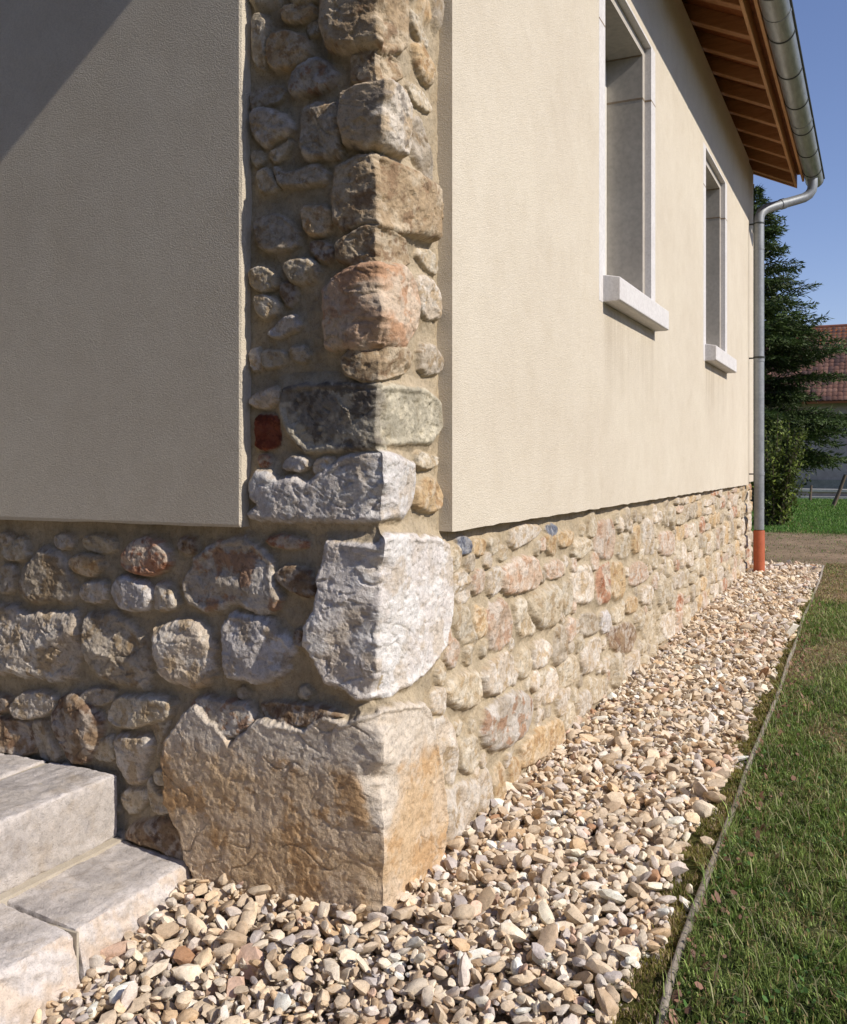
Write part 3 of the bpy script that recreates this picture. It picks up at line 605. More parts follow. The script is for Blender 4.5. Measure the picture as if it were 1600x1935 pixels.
# far end return and shell behind the render
mb = MB()
mb.box(.03, 7.50, .27, 6, -.1, 3.8)
mb.box(.03, 1.90, .03, .268, -.1, 3.8); mb.box(3.0, 4.5, .03, .268, -.1, 3.8); mb.box(5.7, 7.50, .03, .268, -.1, 3.8)
mb.box(1.902, 2.998, .03, .268, -.1, 1.86); mb.box(1.902, 2.998, .03, .268, 3.30, 3.8)
mb.box(4.502, 5.698, .03, .268, -.1, 1.86); mb.box(4.502, 5.698, .03, .268, 3.32, 3.8)
M['core'] = simple('core mortar', (.30, .24, .15), (.38, .31, .2), 8, .95, .002)
mb.build('wall_core', M['core'], house)
mb = MB().box(7.502, 7.545, .02, 6, -.1, 3.8).build('end_wall', M['plaster'], house)

# narrow plain strip beyond the last joint
MB().box(7.118, 7.545, -.030, .019, .90, 3.86).build('render_panel', M['plaster'], house)
MB().box(7.098, 7.120, -.020, .019, .90, 3.86).build('expansion_joint', M['joint'], house)

# ------------------------------------------------------------------ rendered (plaster) wall panels
T = .042
WIN = [(1.988, 2.914), (4.66, 5.58)]; ZS, ZH = 1.875, 3.24; SW = .10
def panel_right():
    xs = [.352, .36]; 
    xs += list(np.arange(.42, 7.06, .06)) + [7.10]
    for a, b in WIN: xs += [a-SW, b+SW]
    xs = sorted(set(round(float(x), 4) for x in xs)); zs = [.905, .912, 1.2, 1.5, ZS-.10, 2.2, 2.6, 3.0, ZH+.012, 3.6, 3.86]
    def hole(x, z): return any(a-SW < x < b+SW for a, b in WIN) and ZS-.10 < z < ZH+.012
    m = MB(); idx = {}
    def v(i, j):
        if (i, j) not in idx:
            x, z = xs[i], zs[j]
            if j == 0: z += .004*float(noise(x*9, .2, 4))+.0025*float(noise(x*31, .2, 5)) - .0035*x
            idx[(i, j)] = len(m.v); m.v.append((x, -T, z))
        return idx[(i, j)]
    for i in range(len(xs)-1):
        for j in range(len(zs)-1):
            if not hole((xs[i]+xs[i+1])/2, (zs[j]+zs[j+1])/2): m.f.append((v(i, j), v(i+1, j), v(i+1, j+1), v(i, j+1)))
    # edges: left side, bottom, right side
    def back(k): x, y, z = m.v[k]; m.v.append((x, .02, z)); return len(m.v)-1
    bl = [back(v(i, 0)) for i in range(len(xs))]
    for i in range(len(xs)-1): m.f.append((v(i, 0), bl[i], bl[i+1], v(i+1, 0)))
    for i, fl in ((0, 1), (len(xs)-1, -1)):
        c = [v(i, j) for j in range(len(zs))]; b = [bl[i]]+[back(k) for k in c[1:]]
        for j in range(len(zs)-1):
            q = (c[j], c[j+1], b[j+1], b[j]); m.f.append(q if fl > 0 else q[::-1])
    return m.build('render_panel', M['plaster'], house)
panel_right()
def roofz(y): return 3.87+.47*(y+T)     # underside of the rafters
# left (gable) panel with a softly wavy free edge
ys = [.381, .386, .40] + list(np.arange(.45, 3.0, .05)) + [3.0, 6.0]; zs = [.928, .934] + list(np.arange(1.0, 3.8, .05)) + [3.8]
m = MB()
for i, y in enumerate(ys):
    for j, z in enumerate(zs):
        yy = y; zz = z; xx = -T
        if i == 0: yy += .0022*float(noise(z*6, .4, 8))-.003*(z-1)*.5; xx += .004
        if j == 0: zz += .003*float(noise(y*8, .4, 9))-.004*(y-.38); xx += .004
        m.v.append((xx, yy, zz))
nz = len(zs)
for i in range(len(ys)-1):
    for j in range(nz-1): a = i*nz+j; m.f.append((a, a+1, a+nz+1, a+nz))
n0 = len(m.v)
for j in range(nz): x, y, z = m.v[j]; m.v.append((.02, y, z))
for j in range(nz-1): m.f.append((j, n0+j, n0+j+1, j+1))
n1 = len(m.v)
for i in range(len(ys)): x, y, z = m.v[i*nz]; m.v.append((.02, y, z))
for i in range(len(ys)-1): m.f.append((i*nz, (i+1)*nz, n1+i+1, n1+i))
m.add([(-T, .0, 3.8), (-T, 6, 3.8), (-T, 6, 3.87), (-T, 3.0, 5.2), (-T, 0, 3.87)], [(0, 4, 3, 2, 1)])
m.build('render_panel', M['plaster'], house)

# ------------------------------------------------------------------ windows
for wi, (a, b) in enumerate(WIN):
    yo = -T-.0012; ys1 = -.009; yi = .178; la = a+.05; lb = b-.05; zh2 = ZH-.05
    def ring(mb, x0, x1, z0, z1, X0, X1, Z1, y0, y1):
        """jambs and head between inner x0,x1,z1 and outer X0,X1,Z1"""
        mb.box(X0, x0, y0, y1, z0, Z1); mb.box(x1, X1, y0, y1, z0, Z1); mb.box(x0, x1, y0, y1, z1, Z1)
    fr = MB(); ring(fr, a, b, ZS-.10, ZH, a-SW, b+SW, ZH+.012, yo, ys1)
    f = fr.build('stone_surround', M['limestone'], house, bevel=.001, bseg=1)
    rv = MB(); ring(rv, la, lb, ZS, zh2, a-SW, b+SW, ZH+.012, ys1, .26); rv.build('reveal', M['shadedstone'], f)
    for bx_ in ((lb-.0015, lb+.004, ys1, yi, 2.962, 2.972), (b-.0015, b+.004, yo, ys1, 2.962, 2.972), (lb+.0005, b-.003, ys1-.0015, ys1+.01, 2.962, 2.972),
                (b+.001, b+SW, yo-.0008, yo+.01, 2.964, 2.970), (a-SW, a, yo-.0008, yo+.01, 2.964, 2.970), (lb-.008, lb-.0015, ys1+.002, yi, zh2-.006, zh2+.004)):
        MB().box(*bx_).build('mortar_joint', M['joint'], f)
    # sill
    sm = MB(); x0, x1 = (a-.038, b+.085)
    sm.prism([(-T-.075, ZS+.005), (-T-.075, ZS-.092), (-T-.062, ZS-.097), (.03, ZS-.097), (.03, ZS+.02), (-T-.01, ZS+.018)], x0, x1)
    sm.prism([(.032, ZS-.097), (yi+.08, ZS-.097), (yi+.08, ZS+.02), (.032, ZS+.019)], la, lb)
    sm.build('window_sill', M['limestone'], house, bevel=.004, bseg=2)
    # casement
    cs = MB(); ring(cs, la+.06, lb-.06, ZS+.02, zh2-.07, la+.001, lb-.001, zh2-.001, yi, yi+.05)
    cs.box(la+.06, lb-.06, yi, yi+.05, ZS+.02, ZS+.09); cs.box((la+lb)/2-.04, (la+lb)/2+.04, yi-.004, yi+.046, ZS+.09, zh2-.07)
    c = cs.build('window_frame', M['paint'], house, bevel=.003, bseg=1)
    for q in ((la+.06, (la+lb)/2-.04), ((la+lb)/2+.04, lb-.06)):
        MB().box(q[0], q[1], yi+.02, yi+.03, ZS+.09, zh2-.07).build('pane', M['glass'], c)

# ------------------------------------------------------------------ roof, gutter, downpipe
U0, U1 = -.38, 7.62
roof = MB()
yE = -.395; sl_ = .47
def rz(y, d): return roofz(y)+d
deck = [(yE, rz(yE, .115)), (3.0, rz(3.0, .115)), (6.45, rz(-.45, .115)), (6.45, rz(-.45, .19)), (3.0, rz(3.0, .19)), (yE-.06, rz(yE-.06, .19)), (yE-.06, rz(yE-.06, .13))]
deckO = MB().prism([(yE, rz(yE, .105)), (3.0, rz(3.0, .105)), (3.0, rz(3.0, .13)), (yE, rz(yE, .13))], U0, U1).build('soffit_board', M['wood'], house)
MB().prism([(3.002, rz(3.0, .105)), (6.4, rz(-.4, .105)), (6.4, rz(-.4, .13)), (3.002, rz(3.0, .13))], U0, U1).build('soffit_board', M['wood'], house)
tl = MB()
n = 13
for k in range(n):   # courses of clay tiles, seen only edge on from below
    y0 = yE-.09+k*.28; z0 = rz(y0, .15)
    for q in range(int((U1-U0)/.2)):
        x = U0+q*.2
        if y0 < 3: tl.add([(x, y0, z0), (x+.1, y0, z0+.035), (x+.2, y0, z0), (x, y0+.32, z0+.15), (x+.1, y0+.32, z0+.185), (x+.2, y0+.32, z0+.15), (x, y0, z0-.015), (x+.1, y0, z0+.02), (x+.2, y0, z0-.015)], [(0, 1, 4, 3), (1, 2, 5, 4), (6, 7, 1, 0), (7, 8, 2, 1)])
tl.build('tile_covering', M['rooftile'], house)
MB().prism([(3.0, rz(3.0, .13)), (6.5, rz(-.5, .13)), (6.5, rz(-.5, .18)), (3.0, rz(3.0, .2))], U0, U1).build('tile_covering', M['rooftile'], house)
x = 7.56
RX = []
while x > U0: RX.append(x); x -= .43
for x in RX:
    MB().prism([(yE, rz(yE, 0)), (.35, rz(.35, 0)), (.35, rz(.35, .104)), (yE, rz(yE, .104))], x-.035, x+.035).build('rafter', M['rafterwood'], house, bevel=.003, bseg=1)
MB().box(U0, U1, yE-.022, yE-.001, rz(yE, -.012), rz(yE, .125)).build('fascia_board', M['fasciawood'], house, bevel=.002, bseg=1)
MB().box(U0, U1, yE-.085, yE-.065, rz(yE, .03), rz(yE, .135)).build('fascia_board', M['fasciawood'], house, bevel=.002, bseg=1)
MB().box(U0, U1, yE-.064, yE-.023, rz(yE, .10), rz(yE, .12)).build('fascia_batten', M['wood'], house)
# gable board at each verge
for x0 in (U0-.025, U1+.001):
    MB().prism([(yE-.02, rz(yE, -.02)), (3.0, rz(3.0, -.02)), (3.0, rz(3.0, .16)), (yE-.02, rz(yE, .16))], x0, x0+.024).build('verge_board', M['fasciawood'], house)
MB().box(U0, -.062, -.60, -.06, 3.352, 3.66).build('shadow_box', M['wood'], house, bevel=.004, bseg=1)  # box added above the view to cast the diagonal shadow on the gable
gut = MB(); gy, gzc, gr = -.562, 3.775, .080; nseg = 20
gx = list(np.linspace(U0+.0, 7.74, 60))
prof = [(gy+gr*cos(t), gzc+gr*sin(t)) for t in np.linspace(pi, 2*pi, nseg)] + [(gy+(gr-.003)*cos(t), gzc+(gr-.003)*sin(t)) for t in np.linspace(2*pi, pi, nseg)]
prof = [(2*gy-a, b) for a, b in prof]
gut.prism(prof, U0, 7.74)
g = gut.build('gutter', M['zinc'], house, smooth=True)
be = MB().tube([(U0, gy-gr-.004, gzc+.003), (7.745, gy-gr-.004, gzc+.003)], .009, 10).build('gutter_bead', M['darkzinc'], g, smooth=True)
for xe in (U0-.004, 7.741):
    MB().prism([(gy+(gr+.003)*cos(t), gzc+(gr+.003)*sin(t)) for t in np.linspace(pi, 2*pi, 20)], xe, xe+.004).build('gutter_end_cap', M['zinc'], g)
def halfring(x, wd, r, mat, nm):
    pr = [(gy+r*cos(t), gzc+r*sin(t)) for t in np.linspace(pi, 2*pi, 22)] + [(gy+(r-.005)*cos(t), gzc+(r-.005)*sin(t)) for t in np.linspace(2*pi, pi, 22)]
    m = MB().prism(pr, x-wd/2, x+wd/2)
    return m.build(nm, mat, g)
x = 7.35
while x > U0: halfring(x, .014, gr+.0045, M['darkzinc'], 'gutter_bracket'); x -= .62
for x in (3.95, 5.95, 1.95): halfring(x, .03, gr+.004, M['zinc'], 'gutter_joint')
# downpipe
pipe = [(7.45, -.562, 3.71), (7.45, -.562, 3.65), (7.45, -.555, 3.60), (7.44, -.53, 3.56), (7.415, -.49, 3.53), (7.37, -.43, 3.505)]
pipe += [(7.22, -.245, 3.43), (7.165, -.18, 3.40), (7.13, -.145, 3.365), (7.115, -.13, 3.32), (7.11, -.128, 3.27), (7.11, -.128, .47)]
dp = MB().tube(pipe, .044, 24).build('downpipe', M['pipezinc'], house, smooth=True)
def collar(z, h, r, mt='pipezinc', nm='pipe_collar'): MB().tube([(7.11, -.128, z), (7.11, -.128, z+h)], r, 24).build(nm, M[mt], dp, smooth=True)
collar(3.255, .012, .049, 'darkzinc', 'pipe_clip'); collar(3.02, .014, .047); collar(2.00, .05, .0475); collar(2.03, .016, .052, 'darkzinc', 'pipe_clip'); collar(.965, .03, .0475); collar(.66, .012, .047)
MB().tube([(7.29, -.33, 3.465), (7.265, -.30, 3.452)], .049, 24).build('pipe_collar', M['pipezinc'], dp, smooth=True)
for z in (3.26, 2.035, .975): MB().box(7.10, 7.12, -.09, .0, z-.006, z+.006).build('pipe_clip', M['darkzinc'], dp)
ft = MB().tube([(7.11, -.128, .0), (7.11, -.128, .455), (7.11, -.128, .462)], [.050, .050, .047], 24).build('terracotta_foot', M['terracotta'], dp, smooth=True)

# ------------------------------------------------------------------ stone steps
def slab(x0, x1, y0, y1, z0, z1, seed, front='grey', rnd=.018, tilt=0., res=.006, lean=.0):
    h = np.array(((x1-x0)/2, (y1-y0)/2, (z1-z0)/2)); c = np.array(((x0+x1)/2, (y0+y1)/2, (z0+z1)/2))
    Vs = []; Fs = []; off = 0
    for ax in range(3):
        a, b = [k for k in range(3) if k != ax]
        na = max(2, int(2*h[a]/res)); nb = max(2, int(2*h[b]/res))
        A, B = np.meshgrid(np.linspace(-h[a], h[a], na), np.linspace(-h[b], h[b], nb), indexing='ij')
        for sg in (-1, 1):
            P = np.zeros(A.shape+(3,)); P[..., a] = A; P[..., b] = B; P[..., ax] = sg*h[ax]
            i, j = np.meshgrid(np.arange(na-1), np.arange(nb-1), indexing='ij'); q = i*nb+j+off
            F = np.stack((q, q+nb, q+nb+1, q+1), -1).reshape(-1, 4)
            flip = (sg > 0) != (ax != 1)
            Vs.append(P.reshape(-1, 3)); Fs.append(F[:, ::-1] if flip else F); off += na*nb
    V = np.concatenate(Vs); F = np.concatenate(Fs)
    X, Y, Z = (V+c).T
    r = rnd*(1+.9*fbm(X*11+Z*5, Y*11, seed, 3)); r = np.clip(r, .004, h.min()*.9)[:, None]
    q = np.clip(V, -h+r, h-r); d = V-q; L = np.linalg.norm(d, axis=1, keepdims=True); nrm = d/np.maximum(L, 1e-9)
    P = q+nrm*r
    top = np.clip(nrm[:, 2], 0, 1); fr = np.clip(-nrm[:, 1], 0, 1)
    u1 = X+Z*.61; u2 = Y-Z*.73
    disp = .0030*fbm(u1*7, u2*7, seed, 4) + .0014*fbm(u1*45, u2*45, seed+5, 3)+.0022*facet(u1*22, u2*26, seed+6)
    chip = .010*ridge(u1*11, Z*14+Y*3, seed+9, 3)*(1 if front == 'rough' else .25)
    P = P+nrm*(disp+chip*fr*.8-.004*fr)[:, None]
    P[:, 1] -= lean*np.clip((c[2]+h[2]-Z)/.12, 0, 1.5)*(V[:, 1] < 0)
    P = P+c; P[:, 2] += tilt*(P[:, 1]-y0)*(top > .3)
    # colour: worn white arris with edge highlights painted in, grey sawn top, rough pinkish front
    g = np.array((.42, .39, .375)); wt = np.array((.66, .62, .60)); pk = np.array((.60, .50, .41)); be = np.array((.48, .43, .37))
    n1 = fbm(u1*5, u2*5, seed+20, 5, .6); n2 = fbm(u1*16, u2*16, seed+30, 4, .6)
    col = g*(1+.10*n1+.08*n2)[:, None]; k = sstep(.1, .3, n1+.2*n2)[:, None]*.30; col = col*(1-k)+be*k
    dn = np.minimum(Y-y0, 1)                       # distance from the front
    edge = np.exp(-((np.abs(dn-.012)+np.abs(z1-Z)*.8)/.034)**2)*(.85+.5*n2)
    ex = np.exp(-((x1-X)/.02)**2)*.5
    k = np.clip(edge+ex, 0, 1)[:, None]; col = col*(1-k)+wt*k
    sc = sstep(.32, .5, np.abs(noise(u1*5+2, u2*22, seed+40)))*.35; col = col*(1-sc[:, None])+wt*sc[:, None]
    if front == 'rough':
        k = (sstep(.3, .8, fr)*np.clip(.85+.3*n2, 0, 1))[:, None]; t = sstep(-.2, .4, n2+.5*n1+.6*np.clip((z1-Z-.05)/.08, 0, 1))[:, None]
        col = col*(1-k)+(wt*(1-t*.8)+pk*t*.8)*k
    else:
        k = (sstep(.3, .8, fr)*np.clip(.25+.5*n2, 0, .6))[:, None]; col = col*(1-k)+np.array((.46, .43, .41))*k
    return P, F, col
M['step'] = stone_mat('step limestone', 1.0, 1.0)
steps = tag(empty('stone_steps', (-.6, .56, -.1)), 'grey limestone steps with worn white edges against the rubble base', 'steps')
def add_slab(*a, **k):
    P, F, c = slab(*a, **k); return np_mesh('step_slab', P, F, M['step'], steps, True, c)
for i, (a, b) in enumerate([(-.425, -.022), (-.86, -.437), (-1.30, -.872)]):
    add_slab(a, b, .558+.004*i, .80, -.22, .024, 50+i, 'rough', .009, .10, lean=.030)
for i, (a, b) in enumerate([(-.47, -.024), (-.93, -.482), (-1.38, -.942)]):
    add_slab(a, b, .806, 1.062, .050, .228, 60+i, 'grey', .008, .0)
for i, (a, b) in enumerate([(-.42, -.03), (-.88, -.432), (-1.38, -.892)]):
    add_slab(a, b, 1.074, 1.50, .06, .230, 70+i, 'grey', .006, .0)
M['jmort'] = simple('step mortar', (.44, .39, .31), (.52, .47, .39), 25, .95, .0015)
MB().box(-1.29, -.034, .60, .795, -.2, .016).box(-1.36, -.034, .782, .815, -.1, .0535).box(-.4345, -.4275, .548, .79, -.2, .021).box(-.8695, -.8625, .552, .79, -.2, .021).box(-1.36, -.036, .83, 1.49, -.1, .2235).box(-1.36, -.04, 1.45, 2.6, -.1, .222).build('mortar_bed', M['jmort'], steps)

# ------------------------------------------------------------------ wooden edging
def edge_y(x): return -.706+.0088*x+.005*np.sin(x*1.7)+.002*np.sin(x*4.1+1)
M['oldwood'] = simple('weathered board', (.20, .17, .13), (.42, .375, .32), 7, .9, .003, stretch=(.25, 6, 6))
def edging():
    xs = np.arange(-1.3, 7.93, .02); P = []
    y = edge_y(xs)+.004*fbm(xs*3, xs*0, 4, 3); zt = gz(xs, 0)+.010+.008*fbm(xs*1.3, xs*0+2, 5, 3)-.012*sstep(.45, .75, noise(xs*2.2, xs*0+5, 8))
    w_ = .0078+.0012*noise(xs*4, xs*0, 9)
    rough = .0015*noise(xs*40, xs*0, 10)
    prof = [(-1, -.10, 0), (-1, -.004, 0), (-.7, 0, 1), (.6, .001, 1), (1, -.005, 0), (1, -.10, 0)]
    V = []
    for a, dz, r_ in prof: V.append(np.stack((xs, y+w_*a, zt+dz+rough*(1+a*.5)), -1))
    V = np.stack(V, 1); n, k = V.shape[:2]; i, j = np.meshgrid(np.arange(n-1), np.arange(k-1), indexing='ij'); a = i*k+j
    F = np.stack((a, a+k, a+k+1, a+1), -1).reshape(-1, 4)
    return np_mesh('wooden_edging', V.reshape(-1, 3), F[:, ::-1], M['oldwood'], None, False)
tag(edging(), 'thin grey weathered timber edging board between gravel and grass', 'edging')

# ------------------------------------------------------------------ gravel
def ico(n):
    import bmesh
    bm = bmesh.new(); bmesh.ops.create_icosphere(bm, subdivisions=n, radius=1); bm.verts.ensure_lookup_table()
    V = np.array([v.co[:] for v in bm.verts]); F = np.array([[v.index for v in f.verts] for f in bm.faces]); bm.free(); return V, F
def pebble(lv, sd):
    V, F = ico(lv); r_ = np.random.default_rng(sd)
    n = 6+sd % 4; nr = r_.normal(size=(n, 3)); nr /= np.linalg.norm(nr, axis=1)[:, None]; dd = r_.uniform(.42, .92, n)
    R = np.ones(len(V))*1.15
    sharp = sd % 4 != 0
    for q in range(n):   # cut by planes: broken limestone
        c = V@nr[q]; lim = np.where(c > .05, dd[q]/np.maximum(c, .05), 9)
        R = np.minimum(R, lim) if sharp else -np.log(np.exp(-7*R)+np.exp(-7*np.minimum(lim, 3)))/7
    P = V*R[:, None]; P *= (1+.05*noise(V[:, 0]*2.3+V[:, 2], V[:, 1]*2.3+sd, sd))[:, None]
    return P*np.array((1, r_.uniform(.62, .95), r_.uniform(.42, .75))), F
LIB = {2: [pebble(3 if False else 2, s_) for s_ in range(40)], 1: [pebble(1, s_+100) for s_ in range(30)]}
def gravel():
    r_ = np.random.default_rng(3)
    x0, x1, y0, y1, cs = -1.5, 8.0, -.70, .80, .006
    nx, ny = int((x1-x0)/cs), int((y1-y0)/cs)
    HM = np.full((nx, ny), -.012)
    base_n = fbm(*np.meshgrid(np.arange(nx)*cs*1.7, np.arange(ny)*cs*1.7, indexing='ij'), 77, 3)*.008
    HM += base_n
    pts = []
    def allowed(x, y):
        if y < edge_y(x)+.012: return False
        moss = -.615+.040*float(noise(x*2.2, 3.3, 12))+.03*float(noise(x*7, 1.3, 13))
        if x < 5.5 and y < moss-.02 and r_.random() < .93: return False
        if x > 7.85+.05*float(noise(y*8, 0, 3)): return False
        if x > .0: return y < -.004
        if y > .535: return False
        return y < .6
    PALG = np.array([(.60, .49, .36), (.68, .59, .47), (.74, .68, .60), (.55, .45, .34), (.60, .53, .47), (.56, .41, .26), (.48, .37, .26), (.42, .38, .36), (.66, .52, .36), (.60, .43, .33)])
    pr = np.array([.2, .18, .10, .13, .12, .08, .06, .04, .06, .03]); pr /= pr.sum()
    Vs = {1: [], 2: []}; Fs = {1: [], 2: []}; Cs = {1: [], 2: []}; off = {1: 0, 2: 0}
    plan = []
    for (xa, xb, dens, sc) in ((-1.45, 1.2, 8600, 1.0), (1.2, 3.2, 6800, 1.05), (3.2, 7.95, 4300, 1.15)):
        n = int((xb-xa)*(1.5 if xa < 0 else .72)*dens)
        xx = r_.uniform(xa, xb, n); yy = r_.uniform(-.70, .78 if xa < 0 else .0, n)
        for a, b in zip(xx, yy): plan.append((a, b, sc))
    order = r_.permutation(len(plan)); cnt = 0
    for oi in order:
        x, y, sc = plan[oi]
        if not allowed(x, y): continue
        s_ = float(np.clip(r_.lognormal(math.log(.0120), .42), .005, .031))*sc
        if r_.random() < .006: s_ *= 1.55
        lv = 2 if x < 1.6 else 1
        V, F = LIB[lv][r_.integers(len(LIB[lv]))]
        yaw = r_.uniform(0, 2*pi); tx, ty = r_.normal(0, .45, 2)
        cz, sz = cos(yaw), sin(yaw); cx_, sx_ = cos(tx), sin(tx); cy_, sy_ = cos(ty), sin(ty)
        Rz = np.array(((cz, -sz, 0), (sz, cz, 0), (0, 0, 1))); Rx = np.array(((1, 0, 0), (0, cx_, -sx_), (0, sx_, cx_))); Ry = np.array(((cy_, 0, sy_), (0, 1, 0), (-sy_, 0, cy_)))
        P = (V*s_*np.array((r_.uniform(1, 1.45), 1, 1)))@(Rz@Rx@Ry).T
        hx, hy = np.abs(P[:, 0]).max(), np.abs(P[:, 1]).max(); hz = -P[:, 2].min(); ht = P[:, 2].max()
        i0 = int((x-hx*.75-x0)/cs); i1 = int((x+hx*.75-x0)/cs)+1; j0 = int((y-hy*.75-y0)/cs); j1 = int((y+hy*.75-y0)/cs)+1
        if i0 < 0 or j0 < 0 or i1 > nx or j1 > ny: continue
        W = HM[i0:i1, j0:j1]
        rest = np.percentile(W, 62)
        if rest > .030: continue
        zc = rest+hz*.62
        gx_, gy_ = np.meshgrid((np.arange(i0, i1)+.5)*cs+x0-x, (np.arange(j0, j1)+.5)*cs+y0-y, indexing='ij')
        q = 1-(gx_/hx)**2-(gy_/hy)**2; topz = zc+ht*np.sqrt(np.clip(q, 0, 1))
        HM[i0:i1, j0:j1] = np.where(q > 0, np.maximum(W, topz), W)
        P = P+np.array((x, y, zc+float(gz(x, y))-.012))
        c = np.minimum(PALG[r_.choice(len(PALG), p=pr)]*r_.uniform(.92, 1.28), .82)
        if r_.random() < .006: c = np.array((.46, .27, .16))*r_.uniform(.8, 1.1)
        Vs[lv].append(P); Fs[lv].append(F+off[lv]); Cs[lv].append(np.repeat(c[None], len(P), 0)); off[lv] += len(P); cnt += 1
    print('pebbles', cnt)
    V = np.concatenate(Vs[1]+Vs[2]); F = np.concatenate(Fs[1]+[f+off[1] for f in Fs[2]]); C = np.concatenate(Cs[1]+Cs[2])
    print('gravel tris', len(F))
    o = np_mesh('gravel', V, F, M['pebble'], None, True, C)
    o.data.set_sharp_from_angle(angle=radians(33))
    return tag(o, 'pale beige limestone gravel strip along the foot of the house', 'gravel', kind='stuff')
M['pebble'] = stone_mat('pebble limestone', 1.8, .45)
gravel()

# ------------------------------------------------------------------ ground sheet
def dryness(x, y):
    n = fbm(x*.9, y*.9, 401, 4)
    d = sstep(5.0, 6.0, x+.5*n)*(1-sstep(12.0, 12.6, x+.35*n))*(.85+.3*n)
    d = np.maximum(d, .8*np.exp(-((x-3.2+.3*n)/.6)**2)*sstep(-.95, -.72, y+.1*n))
    d = np.maximum(d, .75*sstep(.0, .6, n+.35*fbm(x*4, y*4, 403, 3))*(x < 6))
    return np.clip(d, 0, 1)
def ax(lo, hi, st, far):
    a = list(np.arange(lo, hi, st)); b = hi; s_ = st
    while b < far: a.append(b); s_ *= 1.25; b += s_
    a.append(far); b = lo; s_ = st; pre = []
    while b > -far: s_ *= 1.25; b -= s_; pre.append(max(b, -far))
    return np.array(sorted(set(pre))+a)
gxs = ax(-2, 27, .12, 900); gys = ax(-3, 3.5, .06, 900)
GX, GY = np.meshgrid(gxs, gys, indexing='ij')
GZ = terrain(GX, GY)
ing = (GY > edge_y(np.clip(GX, -2, 9))) & (GX < 7.95)
GZ = GZ-np.where(ing, np.where((GY < -.58) & (GX > -1.2) & (GX < 6), .010, .03), .004); GZ += np.where(np.hypot(GX, GY) > 200, 0, 0)
dr = dryness(GX, GY); n_ = fbm(GX*2.5, GY*2.5, 402, 4)
green = np.array((.055, .075, .024)); dryc = np.array((.33, .24, .155)); soil = np.array((.42, .35, .26)); moss = np.array((.13, .13, .04))
farg = np.array((.09, .15, .035))
fg = sstep(11, 13, GX)[..., None]
gcol = (green*(1-fg)+farg*fg)*(1+.25*n_)[..., None]; gcol = gcol*(1-dr[..., None])+dryc*(1+.2*n_)[..., None]*dr[..., None]
yard = ((GX < -1.35+.1*n_) & (GY > -1.2+.1*n_) & (GX > -6.2))[..., None]; gcol = np.where(yard, np.array((.17, .14, .095))*(1+.15*n_)[..., None], gcol)
gcol = np.where(ing[..., None] & ~yard, soil*.8*(1+.2*n_)[..., None], gcol)
mstrip = (ing & (GY < -.52) & (GX < 6))[..., None]; gcol = np.where(mstrip, moss*.8, gcol)
i, j = np.meshgrid(np.arange(len(gxs)-1), np.arange(len(gys)-1), indexing='ij'); nyy = len(gys); a = i*nyy+j
def ground_mat():
    m, nt, p = mat_new('soil and turf'); co = objco(nt); at = N(nt, 'ShaderNodeAttribute', attribute_name='Col')
    n1 = noise_node(nt, 12, 8, .7, co, .4); n2 = noise_node(nt, 90, 4, .7, co)
    c = mixc(nt, at.outputs['Color'], ramp(nt, n1.outputs[0], [(.3, .5), (.7, 1.4)]).outputs[0], .8, 'MULTIPLY')
    c = mixc(nt, c, ramp(nt, n2.outputs[0], [(.35, .5), (.65, 1.3)]).outputs[0], .7, 'MULTIPLY')
    nt.links.new(c, p.inputs['Base Color']); p.inputs['Roughness'].default_value = .97; p.inputs['Specular IOR Level'].default_value = .1
    b = bump(nt, n2.outputs[0], .01, .8); b = bump(nt, n1.outputs[0], .03, .6, b); nt.links.new(b, p.inputs['Normal']); return m
M['ground'] = ground_mat()
g_ = np_mesh('ground', np.stack((GX, GY, GZ), -1).reshape(-1, 3), np.stack((a, a+nyy, a+nyy+1, a+1), -1).reshape(-1, 4), M['ground'], None, True, gcol.reshape(-1, 3))
tag(g_, kind='structure')

